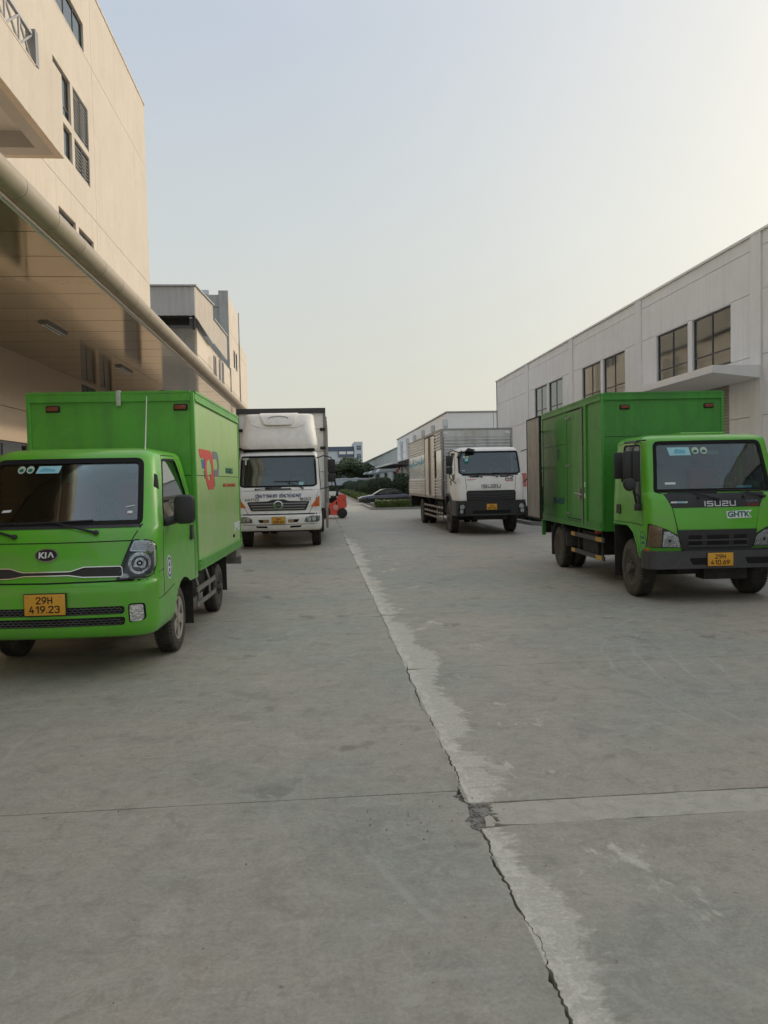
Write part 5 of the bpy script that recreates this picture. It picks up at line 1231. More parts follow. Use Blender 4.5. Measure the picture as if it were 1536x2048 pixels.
# side door in the left flank (as seen)
dr = MB().box(-.905, -.885, 2.78, 3.68, .93, 2.70).build('side_door', green_box2, T2)
MB().box(-.912, -.886, 2.58, 2.72, .86, 2.74).build('door_pillar', green_box2, T2)
for (a, b, c, d) in ((2.735, 2.77, .86, 2.76), (3.69, 3.72, .80, 2.76)): bx('door_channel', dr, chassis, -.902, -.888, a, b, c, d)
bx('door_channel', dr, chassis, -.908, -.888, 2.78, 3.68, .875, .925); bx('door_channel', dr, chassis, -.905, -.888, 2.77, 3.69, 2.705, 2.75)
for z in (1.0, 1.80, 2.60):
    MB().box(-.918, -.904, 3.50, 3.74, z-.02, z+.02, bev=.004).build('hinge', steel, dr)
mb = MB(); mb.tube([(-.92, 2.755, .84), (-.92, 2.755, 2.72)], .014, 6); mb.build('lock_rod', steel, dr)
mb = MB(); mb.tube([(-.925, 2.77, 1.32), (-.94, 3.10, 1.35)], .016, 6); mb.box(-.935, -.905, 2.85, 2.93, 1.25, 1.42); mb.build('lock_handle', steel, dr)
for z in (1.30, 1.48): bx('reflective_tape', dr, ink_white, -.916, -.9125, 2.62, 2.67, z-.03, z+.05)
text('lettering', '29H-410.69', T2, ink_navy, (-.8885, 4.72, 1.13), (0, -1, 0), (0, 0, 1), .76, .13, .002, .02)
text('lettering', 'XT', T2, ink_navy, (-.8885, 4.42, 1.93), (0, -1, 0), (0, 0, 1), .17, .17, .001, .0)
# rear door folded right round against the side
od = MB().box(-1.20, -1.165, 4.47, 5.47, .88, 2.71).build('rear_door', dull_alu, T2)
mb = MB(); mb.box(-1.207, -1.158, 4.45, 4.475, .86, 2.73); mb.box(-1.207, -1.158, 5.468, 5.49, .86, 2.73); mb.box(-1.207, -1.158, 4.475, 5.468, 2.705, 2.73); mb.box(-1.207, -1.158, 4.475, 5.468, .86, .885); mb.build('door_edge', chassis, od)
MB().tube([(-1.13, 4.55, 1.0), (-1.13, 4.55, 1.45)], .016, 6).build('lock_rod', chrome, od)
for z in (1.1, 1.8, 2.5): bx('hinge', od, chassis, -1.17, -.90, 5.475, 5.50, z-.014, z+.014)
bx('rear_door', T2, green_box2, 0.02, .90, 5.50, 5.54, .86, 2.76)
bx('cargo_dark', T2, roomdark, -.84, .87, 4.9, 4.92, .9, 2.75)
bx('rear_post', T2, green_box2, -.92, -.86, 5.45, 5.53, .50, .80); bx('rear_bumper', T2, chassis, -.86, .86, 5.4, 5.48, .55, .78)
chassis_parts(T2, 1.0, 5.4, .66, .37, (4.36,), .6, .37)
wheel(T2, .745, .80, .385, .215, 'steel', rim_dark, 1); wheel(T2, -.745, .80, .385, .215, 'steel', rim_dark, -1)
for s_ in (1, -1):
    wheel(T2, s_*.80, 4.36, .37, .19, 'dish', rim_dark, s_); wheel(T2, s_*.57, 4.36, .37, .19, 'dish', rim_dark, s_)
    Xg = s_*.86
    for z in (.66, .385):
        gg = bx('side_guard_rail', T2, grey_plastic, Xg-.012, Xg+.012, 1.86, 3.62, z-.035, z+.035)
        for (a, b) in ((1.95, 2.25), (3.38, 3.60)): bx('reflector', gg, yellow_refl, *(sorted((Xg+s_*.0125, Xg+s_*.016))), a, b, z-.033, z+.033)
    for y in (1.98, 3.2): bx('guard_bracket', T2, chassis, Xg-s_*.02-.011, Xg-s_*.02+.011, y, y+.05, .36, .80)
    mud = MB(); ar = []
    for k in range(9):
        a = math.pi*(.10+.80*k/8); ar.append((4.36-.47*math.cos(a)*-1*1, .40+.46*math.sin(a)))
    outl = ar+[(p[0]+(.0), p[1]-.025) for p in reversed(ar)]
    MB().prism(outl, 'x', *sorted((s_*.48, s_*.90))).build('mudguard', grey_plastic, T2)
    bx('mudflap', T2, grey_plastic, *sorted((s_*.48, s_*.90)), 4.83, 4.85, .18, .72)
    bx('mudguard_leg', T2, grey_plastic, *sorted((s_*.60, s_*.90)), 3.80, 3.83, .42, .66)
    bx('mudflap', T2, chassis, *sorted((s_*.6, s_*.87)), 1.36, 1.38, .20, .92)
    bx('wheel_arch_liner', T2, chassis, *sorted((s_*.56, s_*.60)), .4, 1.44, .4, .93)
bx('fuel_tank', T2, chassis, -.82, -.42, 2.3, 3.1, .40, .74); bx('air_tank', T2, chassis, .42, .82, 2.2, 3.0, .40, .74)
MB().lathe([(-.86, .045), (-.80, .055), (-.78, .03)], 'x', (0, 2.28, .78), 12).build('filler_cap', ink_red, T2)
bx('front_axle', T2, chassis, -.66, .66, .74, .86, .28, .42); bx('engine', T2, chassis, -.4, .4, .35, 1.8, .34, .8); bx('radiator_guard', T2, chassis, -.1, .46, .25, .5, .27, .45)
MB().tube([(.68, .12, .44), (.70, .10, .36), (.72, .09, .30), (.68, .09, .22)], [.012, .02, .012, .003], 6).build('loose_rubber_strip', black_plastic, T2)

# ------------------------------------------------------------------ white heavy truck with steel box, middle right
def big_mirror(root, s_, x, y, z0, z1, cabx, zt, zb):
    mb = MB(); mb.tube([(s_*(cabx-.05), y-.05, zt), (s_*(cabx+.12), y-.12, zt+.05), (s_*x, y-.14, zt), (s_*x, y-.12, z1)], .016, 6)
    mb.tube([(s_*x, y-.12, z0), (s_*x, y-.12, z0-.10), (s_*(cabx+.02), y, zb)], .014, 6)
    a = mb.build('mirror_arm', black_plastic, root); zm = z0+(z1-z0)*.38
    MB().box(s_*x-.095, s_*x+.095, y-.15, y-.06, zm+.02, z1, bev=.03).build('mirror', black_plastic, a)
    MB().box(s_*x-.095, s_*x+.095, y-.15, y-.06, z0, zm, bev=.03).build('mirror', black_plastic, a)
T3 = empty('box_truck', (4.92, 21.7, 0), -R(.3))
tag(T3, 'white heavy truck with a ribbed stainless steel cargo box on the right side', 'truck', 'delivery trucks parked in the yard')
r3 = [(.98, .04, 1.85, .98, .16, .06), (1.06, .03, 1.85, .99, .17, .07), (1.3, .04, 1.85, .992, .17, .07), (1.55, .07, 1.85, .99, .17, .08), (1.68, .10, 1.85, .985, .17, .08), (1.76, .15, 1.85, .98, .17, .08),
      (2.0, .24, 1.85, .965, .16, .08), (2.25, .33, 1.85, .945, .16, .08), (2.42, .40, 1.85, .925, .15, .08), (2.48, .45, 1.84, .90, .15, .07), (2.53, .55, 1.8, .84, .15, .06), (2.56, .75, 1.7, .70, .14, .04), (2.565, 1.0, 1.4, .3, .1, .02)]
ws3 = rpoly([(-.91, 1.80), (-.80, 1.74), (.80, 1.74), (.91, 1.80), (.885, 2.43), (-.885, 2.43)], [.05, .1, .1, .05, .07, .07])
win3 = rpoly([(.70, 2.38), (1.35, 2.40), (1.38, 1.78), (.95, 1.74), (.70, 1.60), (.45, 1.62)], .05)
T3c, T3b = cab_shell(T3, r3, white_paint, ws3, [win3], 1.35, arch=[([(.95, .2), (.95, .9), (1.05, 1.08), (1.3, 1.19), (1.6, 1.2), (2.2, 1.19), (2.2, .2)], .6)])
P = lambda name, mat, pts, parent=T3c, bv=T3b, **k: patch(name, parent, mat, pts, bv, **k)
gr = P('grille', black_plastic, rpoly([(-.72, 1.235), (-.68, 1.29), (.68, 1.29), (.72, 1.235), (.71, 1.0), (-.71, 1.0)], .02), off=.015, depth=.03)
for z, w in ((1.20, .66), (1.12, .62), (1.05, .64)): P('grille_bar', grey_plastic, rpoly([(-w, z+.02), (-w*.5, z+.015), (-w*.42, z-.006), (w*.42, z-.006), (w*.5, z+.015), (w, z+.02), (w, z), (w*.45, z-.008), (w*.4, z-.028), (-w*.4, z-.028), (-w*.45, z-.008), (-w, z)], .005), gr, off=.03, depth=.02)
P('seam', gap_black, strip_poly([(-.70, 1.29), (-.735, 1.68), (-.60, 1.70), (.60, 1.70), (.735, 1.68), (.70, 1.29)], .010), off=.0015, depth=.004)
for x in (-.48, .40): P('step_recess', gap_black, rpoly([(x-.13, 1.665), (x+.13, 1.665), (x+.13, 1.70), (x-.13, 1.70)], .015), off=.004, depth=.008)
P('cowl', black_plastic, rpoly([(-.84, 1.715), (.84, 1.715), (.80, 1.745), (-.80, 1.745)], .004), off=.008, depth=.01)
strokes('brand_lettering', 'ISUZU', T3c, dark_chrome, -.27, 1.368, .54, .085, None, T3b, .02, .40, .48, False)
text('model_lettering', 'FVR', T3c, ink_black, (.42, 0, 1.585), (1, 0, 0), (0, 0, 1), .25, .055, .008, .025, bvh=T3b); text('model_lettering', '900', T3c, ink_red, (.42, 0, 1.545), (1, 0, 0), (0, 0, 1), .25, .035, .008, .02, bvh=T3b)
P('sticker_print', ink_red, [(-.70, 1.605), (-.42, 1.605), (-.42, 1.617), (-.70, 1.617)], off=.003, depth=.004); P('sticker_print', ink_grey, [(-.70, 1.585), (-.50, 1.585), (-.50, 1.594), (-.70, 1.594)], off=.003, depth=.004)
for x in (-.36, .10, .55): wiper(T3c, T3b, x+.1, 1.68, x-.25, 1.775, .42, -.06)
k0 = P('hanging_sticker', ink_teal, ellipse(-.66, 2.16, .09, .10, 18), off=-.002, depth=.002)
for x in (-.71, -.62): P('round_sticker', sticker_pale, ellipse(x, 2.26, .04, .04, 14), k0, off=-.001, depth=.002)
P('sticker_print', sticker_cyan, [(-.70, 2.14), (-.61, 2.14), (-.60, 2.22), (-.69, 2.22)], k0, off=-.001, depth=.002); P('small_sticker', ink_white, [(-.80, 1.86), (-.72, 1.855), (-.72, 1.875), (-.80, 1.88)], off=-.002, depth=.002)
for s_ in (1, -1):
    big_mirror(T3c, s_, 1.19, .25, 1.78, 2.30, .97, 2.40, 1.5)
    S_ = lambda name, mat, pts, parent=T3c, **k: patch(name, parent, mat, pts, T3b, 'x', -s_, **k)
    S_('door_seam', gap_black, strip_poly([(.36, 1.05), (.38, 1.6), (.66, 2.40), (1.44, 2.42), (1.46, 1.25)], .01), off=.0015, depth=.004)
    S_('door_handle', black_plastic, rpoly([(1.02, 1.45), (1.02, 1.6), (1.14, 1.6), (1.14, 1.45)], .02), off=.015, depth=.02, res=.05)
    mb = MB(); pts = [(1.5+.60*math.cos(a), .62+.60*math.sin(a)) for a in [math.pi*k/12 for k in range(13)]]
    mb.prism(pts+[(1.5+.56*math.cos(a), .60+.56*math.sin(a)) for a in [math.pi*k/12 for k in range(12, -1, -1)]], 'x', *sorted((s_*.62, s_*1.03))); mb.build('mudguard', grey_plastic, T3)
    hl = MB().box(*sorted((s_*.76, s_*1.0)), -.02, .08, .615, .93, bev=.02).build('headlight', black_plastic, T3)
    headlamp_unit(hl, s_*.86, .83, -.03, .07); headlamp_unit(hl, s_*.88, .70, -.03, .055)
    bx('lens', hl, glass_lamp, *sorted((s_*.775, s_*.985)), -.036, -.033, .63, .915)
    wheel(T3, s_*.88, 1.5, .49, .26, 'steel', rim_dark, s_)
    wheel(T3, s_*.95, 7.4, .47, .24, 'dish', rim_dark, s_); wheel(T3, s_*.66, 7.4, .47, .24, 'dish', rim_dark, s_)
    Xg = s_*1.07
    for z in (.74, .56, .40):
        gg = bx('side_guard_rail', T3, black_plastic, Xg-.012, Xg+.012, 2.1, 6.6, z-.035, z+.035)
        for k in range(8): bx('reflective_tape', gg, rail_cream, *sorted((Xg+s_*.0125, Xg+s_*.016)), 2.15+k*.56, 2.15+k*.56+.36, z-.03, z+.03)
    for y in (2.3, 3.8, 5.3): bx('guard_bracket', T3, chassis, Xg-s_*.02-.011, Xg-s_*.02+.011, y, y+.05, .40, 1.0)
bb = MB().prism(rpoly([(-1.02, .3), (-1.01, .08), (-.92, .0), (.92, .0), (1.01, .08), (1.02, .3), (1.02, .9), (.95, .9), (.95, .3), (-.95, .3), (-.95, .9), (-1.02, .9)], .03), 'z', .56, 1.0).build('bumper', black_plastic, T3, bevel=.01)
bx('bumper_slot', bb, gap_black, -.55, .55, -.004, .02, .63, .72); bx('bumper_lip', bb, grey_plastic, -.62, .62, -.02, .01, .575, .60)
plate(T3, -.15, .15, .735, .90, -.006, '34H', '027.83')
MB().prism([(.16, 1.35), (.16, 1.64), (.25, 1.72), (.6, 1.74), (.7, 1.66), (.7, 1.35)], 'x', -.88, .88).build('dashboard', interior, T3c, bevel=.01)
steering_wheel(T3c, .45, .86, 1.80, .22); seat(T3c, .45, 1.5, 1.42, interior, interior); seat(T3c, -.4, 1.5, 1.42, interior, interior)
MB().tube([(-.78, .40, 2.44), (-.86, .30, 2.36), (-.94, .26, 2.24)], .02, 6).build('mirror_stay', black_plastic, T3c)
o = MB().prism([(-.68, 2.43), (-.60, 2.52), (-.42, 2.475), (-.40, 2.46)], 'y', .25, .45).build('sun_visor', black_plastic, T3c)
# ribbed box
X0, X1, Y0, Y1, Z0, Z1 = -1.12, 1.13, 2.0, 11.2, 1.02, 3.20
def ribs(name, axis, X, a, b, z0, z1, sg, pitch=.098, amp=.034, mat=None):
    prof = []; z = z0
    while z < z1-pitch*.5: prof += [(z, 0), (z+pitch*.18, amp), (z+pitch*.62, amp), (z+pitch*.8, 0)]; z += pitch
    prof.append((z1, 0)); mb = MB(); A = []; B = []
    for z, d in prof:
        if axis == 'x': A.append(mb.bm.verts.new((X+sg*d, a, z))); B.append(mb.bm.verts.new((X+sg*d, b, z)))
        else: A.append(mb.bm.verts.new((a, X+sg*d, z))); B.append(mb.bm.verts.new((b, X+sg*d, z)))
    for k in range(len(A)-1): mb.face([A[k], B[k], B[k+1], A[k+1]])
    return mb.build(name, mat or steel_ribs, T3, norm=False, angle=20)
steel_ribs = M('ribbed_steel', (.60, .61, .62), .34, .6, .12, 1.1, .06, dirt=.35, dirtc=(.25, .22, .18), streak=.35)
for sg, X in ((-1, X0+.02), (1, X1-.02)):
    for (a, b) in ((Y0+.06, 3.42), (5.95, Y1-.05)):
        ribs('ribbed_panel', 'x', X, a, b, 2.56, 3.14, sg); ribs('ribbed_panel', 'x', X, a, b, Z0+.08, 1.70, sg)
        bx('smooth_panel', T3, stainless, *sorted((X-sg*.01, X+sg*.004)), a, b, 1.70, 2.56)
ribs('ribbed_panel', 'y', Y0+.02, X0+.07, X1-.07, Z0+.05, 2.95, -1, .098); bx('smooth_panel', T3, steel_ribs, X0+.06, X1-.06, Y0+.0, Y0+.03, 2.95, 3.14)
bx('inner_wall', T3, chassis, X0+.04, X1-.04, Y0+.05, Y1-.02, Z0+.01, Z1-.04)
for x in (X0, X1-.055):
    for y in (Y0, Y1-.055): MB().box(x, x+.055, y, y+.055, Z0, Z1, bev=.008).build('corner_post', steel, T3)
    bx('top_rail', T3, steel, x+.004, x+.051, Y0+.056, Y1-.056, 3.13, Z1+.005); bx('bottom_rail', T3, steel, x+.004, x+.051, Y0+.056, Y1-.056, Z0-.01, Z0+.09)
bx('top_rail', T3, steel, X0+.056, X1-.056, Y0+.004, Y0+.05, 3.13, Z1+.005); bx('bottom_rail', T3, steel, X0+.056, X1-.056, Y0+.004, Y0+.05, Z0-.01, Z0+.05)
for x in (-.98, .98): MB().box(x-.07, x+.07, Y0-.02, Y0+.01, 3.03, 3.09, bev=.01).build('marker_lamp', ink_white, T3)
for (a, b) in ((3.50, 4.66), (4.70, 5.86)):
    d_ = bx('side_door', T3, alu, X0-.006, X0+.02, a, b, 1.09, 3.08)
    for z in (1.3, 1.8, 2.4, 2.9): bx('hinge', d_, steel, X0-.02, X0-.007, (a-.06 if a < 4 else b-.06), (a+.08 if a < 4 else b+.05), z-.02, z+.02)
for y in (4.5, 4.62, 4.74): MB().tube([(X0-.03, y, 1.1), (X0-.03, y, 3.07)], .012, 6).build('lock_rod', steel, T3)
for y in (3.44, 5.90): bx('door_post', T3, chassis, X0-.012, X0+.02, y-.03, y+.03, Z0+.02, 3.12)
# smeared blue lettering near the top of the bright panel (too worn to read)
mb = MB(); random.seed(5); y = 6.2; lets = []
while y < 11.0:
    h = random.uniform(.10, .30); w = random.uniform(.10, .28); zb = 2.20+random.uniform(-.05, .05)
    k = patch('worn_lettering', T3, sticker_blue, rpoly([(y, zb), (y+w*.4, zb+random.uniform(-.04, .04)), (y+w, zb), (y+w*.8, zb+h), (y+w*.5, zb+h*.6), (y+w*.2, zb+h)], .02), None, 'x', 1, .004, .003, y=X0+.016, res=.5)
    y += w+.05
mb.bm.free()
bx('roof', T3, steel, X0+.06, X1-.06, Y0+.06, Y1-.06, Z1-.02, Z1)
chassis_parts(T3, 1.2, 11.0, .88, .4, (7.4,), .7, .47)
bx('front_axle', T3, chassis, -.78, .78, 1.4, 1.6, .38, .56); bx('engine', T3, chassis, -.4, .4, .5, 2.1, .5, 1.1); bx('underrun_bar', T3, chassis, -.5, .5, .2, .3, .44, .55)
bx('fuel_tank', T3, chassis, -1.0, -.5, 2.6, 3.8, .5, .92); bx('battery_box', T3, chassis, .5, 1.0, 2.6, 3.8, .5, .92)
MB().box(-1.0, -.6, 3.85, 4.3, .42, .62, bev=.02).build('white_canister', rail_cream, T3)
bx('rear_bumper', T3, chassis, -1.05, 1.05, 11.0, 11.1, .55, 1.0)

# ------------------------------------------------------------------ white truck with roof fairing, middle left
T4 = empty('box_truck', (-1.0, 18.8, 0), -R(1.0))
tag(T4, 'cream white heavy truck with tall roof fairing and amber corner lights, left of the road', 'truck', 'delivery trucks parked in the yard')
r4 = [(.455, .12, 1.7, 1.0, .18, .08), (.50, .05, 1.7, 1.03, .2, .09), (.66, .0, 1.7, 1.045, .2, .09), (.80, .0, 1.7, 1.045, .2, .09), (.84, .02, 1.7, 1.04, .2, .09), (.92, .05, 1.7, 1.035, .2, .09), (1.1, .05, 1.7, 1.035, .2, .09), (1.35, .09, 1.7, 1.03, .2, .09), (1.48, .14, 1.7, 1.025, .2, .1),
      (1.54, .18, 1.7, 1.02, .19, .1), (1.8, .28, 1.7, 1.0, .18, .1), (2.1, .38, 1.7, .985, .17, .1), (2.29, .45, 1.7, .965, .16, .1), (2.34, .48, 1.7, .955, .16, .1), (2.40, .58, 1.68, .92, .15, .08), (2.43, .75, 1.6, .8, .14, .05), (2.44, 1.0, 1.4, .3, .1, .02)]
ws4 = rpoly([(-.95, 1.56), (-.85, 1.515), (.85, 1.515), (.95, 1.56), (.925, 2.30), (-.925, 2.30)], [.05, .1, .1, .05, .08, .08])
win4 = rpoly([(.80, 2.24), (1.4, 2.26), (1.4, 1.50), (.9, 1.48), (.50, 1.42)], .05)
T4c, T4b = cab_shell(T4, r4, white_paint, ws4, [win4], 1.2, arch=[([(.78, .2), (.78, .72), (.9, .95), (1.15, 1.07), (1.6, 1.08), (2.2, 1.08), (2.2, .2)], .62)])
P = lambda name, mat, pts, parent=T4c, bv=T4b, **k: patch(name, parent, mat, pts, bv, **k)
gr = P('grille', black_plastic, rpoly([(-.76, 1.165), (-.25, 1.18), (-.14, 1.22), (.14, 1.22), (.25, 1.18), (.76, 1.165), (.66, .945), (-.66, .945)], .03), off=.008, depth=.02)
for z, w in ((1.12, .70), (1.055, .66), (.99, .63)): P('grille_bar', frame_grey, rpoly([(-w, z-.012), (w, z-.012), (w, z+.014), (-w, z+.014)], .006), gr, off=.022, depth=.02)
bd = P('badge', chrome, ellipse(.0, 1.085, .115, .105, 28), off=.034, depth=.02, res=.04, holes=(ellipse(0, 1.085, .088, .08, 24),))
P('badge_face', grey_plastic, ellipse(0, 1.085, .09, .082, 24), bd, off=.030, depth=.01, res=.04)
P('badge_bar', chrome, rpoly([(-.085, 1.10), (0, 1.085), (.085, 1.10), (.085, 1.085), (0, 1.065), (-.085, 1.085)], .004), bd, off=.036, depth=.01, res=.04)
strokes('brand_lettering', 'HINO', T4c, ink_black, -.79, 1.195, .31, .052, None, T4b, .012, .42, .6, False)
strokes('model_lettering', '5OO', T4c, ink_black, .53, 1.195, .25, .052, None, T4b, .012, .42, .5, False)
text('company_lettering', 'CÔNG TY TNHH MTV   ĐÔNG THẮNG PHÁT', T4c, ink_navy, (-.56, 0, 1.262), (1, 0, 0), (0, 0, 1), 1.12, .135, .004, .04, bvh=T4b)
P('seam', gap_black, strip_poly([(-.95, 1.44), (.95, 1.44)], .010), off=.0015, depth=.004); P('seam', gap_black, rpoly([(-.99, .845), (.99, .845), (.99, .875), (-.99, .875)], .004), off=.002, depth=.01)
for s_ in (1, -1):
    mm = (lambda p: p) if s_ > 0 else mirror
    P('seam', gap_black, mm(strip_poly([(.97, 1.44), (.90, 1.15), (.74, .88)], .010)), off=.0015, depth=.004)
    k0 = P('corner_indicator', orange, mm(rpoly([(.78, 1.03), (.985, 1.30), (1.0, 1.28), (1.0, 1.03)], .01)), off=.008, depth=.012, res=.04)
    for z in (1.10, 1.16, 1.22): P('indicator_rib', amber_dim, mm([(.90, z), (.99, z+.03), (.99, z+.042), (.90, z+.012)]), k0, off=.011, depth=.004, res=.06)
    k0 = P('headlight', frame_grey, mm(rpoly([(.62, .66), (.65, .76), (.76, .81), (1.0, .82), (1.0, .70), (.95, .655)], .03)), off=.003, depth=.01, res=.05)
    for x in (.74, .86): P('main_reflector', lamp_refl, mm(ellipse(x, .735, .05, .055, 16)), k0, off=.008, depth=.008, res=.04)
    P('lens', glass_lamp, mm(rpoly([(.62, .66), (.65, .76), (.76, .81), (1.0, .82), (1.0, .70), (.95, .655)], .03)), k0, off=.016, depth=.004, res=.05)
    P('bumper_slot', gap_black, mm(rpoly([(.23, .66), (.23, .73), (.50, .735), (.46, .66)], .02)), off=.002, depth=.008, res=.06)
    P('fog_lamp', amber_dim, mm(rpoly([(.24, .655), (.24, .735), (.37, .735), (.37, .655)], .01)), off=.01, depth=.01, res=.06)
    P('bumper_slot', gap_black, mm(rpoly([(.26, .525), (.29, .575), (.56, .58), (.53, .535)], .01)), off=.002, depth=.008, res=.06)
    big_mirror(T4c, s_, 1.31, .35, 1.62, 2.18, 1.0, 2.22, 1.45)
    S_ = lambda name, mat, pts, parent=T4c, **k: patch(name, parent, mat, pts, T4b, 'x', -s_, **k)
    S_('door_seam', gap_black, strip_poly([(.40, .9), (.42, 1.4), (.76, 2.28), (1.46, 2.29), (1.48, 1.1)], .01), off=.0015, depth=.004)
    wheel(T4, s_*.885, 1.30, .48, .24, 'steel', rim_dark, s_); wheel(T4, s_*.90, 6.6, .48, .24, 'dish', rim_dark, s_); wheel(T4, s_*.63, 6.6, .48, .24, 'dish', rim_dark, s_)
    Xg = s_*1.16
    for z in (.74, .56, .40): bx('side_guard_rail', T4, rail_cream, Xg-.012, Xg+.012, 2.3, 5.8, z-.035, z+.035)
    bx('step', T4, chassis, *sorted((s_*.85, s_*1.02)), .62, .9, .38, .5)
P('bumper_line', grey_plastic, strip_poly([(-.98, .61), (.98, .61)], .012), off=.002, depth=.004)
P('cowl_vent', black_plastic, rpoly([(-.33, 1.455), (.33, 1.455), (.30, 1.49), (-.30, 1.49)], .01), off=.01, depth=.012)
wiper(T4c, T4b, -.55, 1.475, -.12, 1.505, .4, .0); wiper(T4c, T4b, .60, 1.485, .20, 1.66, .62, .0)
P('paper_notice', sticker_cyan, rpoly([(.50, 1.565), (.61, 1.56), (.62, 1.63), (.51, 1.635)], .01), off=-.003, depth=.002)
k0 = P('hanging_sticker', ink_white, strip_poly([(-.80, 2.08), (-.80, 2.2)], .03), off=-.002, depth=.002)
for x in (-.86, -.77): P('round_sticker', sticker_pale, ellipse(x, 2.24, .045, .04, 14), k0, off=-.001, depth=.002)
plate(T4, -.155, .16, .63, .795, -.02, '34H', '008.60')
MB().prism([(.2, 1.2), (.2, 1.44), (.28, 1.5), (.6, 1.52), (.7, 1.44), (.7, 1.2)], 'x', -.9, .9).build('dashboard', interior, T4c, bevel=.01)
steering_wheel(T4c, .45, .85, 1.62, .22); seat(T4c, .45, 1.45, 1.25, interior, interior); seat(T4c, -.4, 1.45, 1.25, interior, interior)
# roof fairing: own loft
rf = [(2.47, .50, 1.55, .90, .22, .10), (2.56, .50, 1.55, .955, .27, .12), (2.70, .55, 1.6, .955, .30, .12), (2.9, .66, 1.65, .925, .32, .07), (3.1, .78, 1.7, .90, .34, .03), (3.25, .88, 1.7, .885, .30, .06), (3.34, .96, 1.7, .87, .24, .08), (3.385, 1.08, 1.7, .82, .2, .06), (3.40, 1.3, 1.7, .70, .15, .02)]
fa = loft('roof_fairing', rf, [white_grp], T4); fb = bvh_of(fa)
Pf = lambda name, mat, pts, **k: patch(name, fa, mat, pts, fb, **k)
Pf('fairing_crest', white_grp, rpoly([(-.40, 3.20), (-.32, 3.08), (.32, 3.08), (.40, 3.20), (.50, 3.42), (-.50, 3.42)], .04), off=.07, depth=.07, res=.06)
Pf('fairing_rib', white_grp, strip_poly([(-.80, 3.33), (-.66, 3.10), (-.42, 3.02), (.42, 3.02), (.66, 3.10), (.80, 3.33)], .025), off=.016, depth=.03, res=.05)
Pf('embossed_ring', steel, ellipse(0, 3.25, .25, .07, 28), off=.076, depth=.01, res=.05, holes=(ellipse(0, 3.23, .235, .06, 28),))
bx('fairing_base', T4, gap_black, -.90, .90, .56, 1.5, 2.425, 2.475)
X0, X1, Y0, Y1, Z0, Z1 = -1.20, 1.18, 2.1, 9.2, .92, 3.60
bx('front_panel', T4, white_paint, X0+.05, X1-.05, Y0+.02, Y0+.05, Z0, Z1-.1)
bx('top_beam', T4, frame_dark, X0, X1, Y0-.03, Y0+.08, 3.48, 3.62)
for x in (X0, X1-.07):
    bx('corner_post', T4, frame_grey, x, x+.07, Y0-.01, Y0+.08, Z0, 3.48)
    bx('side_panel', T4, steel_ribs, x+.01, x+.05, Y0+.09, Y1, Z0+.08, 3.5); bx('top_rail', T4, frame_dark, x, x+.06, Y0+.09, Y1, 3.5, 3.6); bx('bottom_rail', T4, rail_cream, x, x+.07, Y0+.09, Y1, Z0-.06, Z0+.08)
    for y in (3.5, 5.0, 6.5, 8.0): bx('side_post', T4, rail_cream, (x-.02 if x < 0 else x+.05), (x+.02 if x < 0 else x+.09), y, y+.08, Z0, 3.5)
for z in (3.05, 2.45, 1.9): bx('panel_joint', T4, frame_grey, X0+.06, X1-.06, Y0+.014, Y0+.02, z, z+.012)
for z in (3.0, 2.5): bx('bracket', T4, chassis, X1-.16, X1-.02, Y0-.05, Y0-.01, z, z+.08); bx('bracket', T4, chassis, X0+.02, X0+.16, Y0-.05, Y0-.01, z, z+.08)
bx('roof', T4, frame_grey, X0+.07, X1-.07, Y0+.08, Y1, 3.54, 3.58); bx('rear_wall', T4, frame_grey, X0+.07, X1-.07, Y1-.05, Y1, Z0, 3.54)
bx('cargo_floor', T4, chassis, X0+.07, X1-.07, Y0+.1, Y1-.06, Z0, Z0+.1)
MB().box(1.13, 1.20, 1.9, 1.98, .40, 1.05, bev=.01).build('side_lamp_bar', rail_cream, T4)
chassis_parts(T4, 1.2, 9.1, .8, .4, (6.6,), .7, .48)
bx('front_axle', T4, chassis, -.78, .78, 1.2, 1.4, .36, .54); bx('engine', T4, chassis, -.45, .45, .4, 2.1, .42, 1.1)

# ------------------------------------------------------------------ red forklift, seen from its side
FK = empty('forklift', (.72, 34.9, 0))
tag(FK, 'red counterbalance forklift half hidden behind the white truck, white round emblem on its side', 'forklift')
fb_ = MB(); body_pts = [(-.42, .16), (.16, .14), (.18, .26), (.24, .40), (.34, .47), (.45, .45), (.50, .56), (.48, .98), (.44, 1.06), (.20, 1.08), (.12, 1.0), (.08, .88), (-.02, .80), (-.16, .70), (-.42, .62)]
f_ = MB().prism(rpoly(body_pts, .03), 'y', -.42, .42).build('body', red_truck, FK, bevel=.02)
MB().box(.16, .50, -.40, .40, .60, 1.07, bev=.05).build('counterweight', red_truck, FK) if False else None
bx('bonnet', FK, gap_black, -.30, .10, -.36, .36, .70, .90); bx('seat', FK, black_plastic, -.22, .06, -.22, .22, .90, 1.0); MB().prism([(.0, .98), (.08, .98), (.15, 1.32), (.08, 1.34)], 'y', -.2, .2).build('seat_back', black_plastic, FK, bevel=.02)
bx('side_slot', FK, gap_black, .02, .07, -.43, -.415, .62, .76)
for y in (-.38, .38):
    MB().tube([(.13, y, .98), (.08, y, 1.2), (-.04, y, 1.86)], .035, 8).build('guard_post', black_plastic, FK); MB().tube([(-.62, y, .6), (-.56, y, 1.4), (-.42, y, 1.86)], .035, 8).build('guard_post', black_plastic, FK)
gt = MB().box(-.48, .02, -.42, .42, 1.85, 1.90, bev=.01).build('overhead_guard', black_plastic, FK)
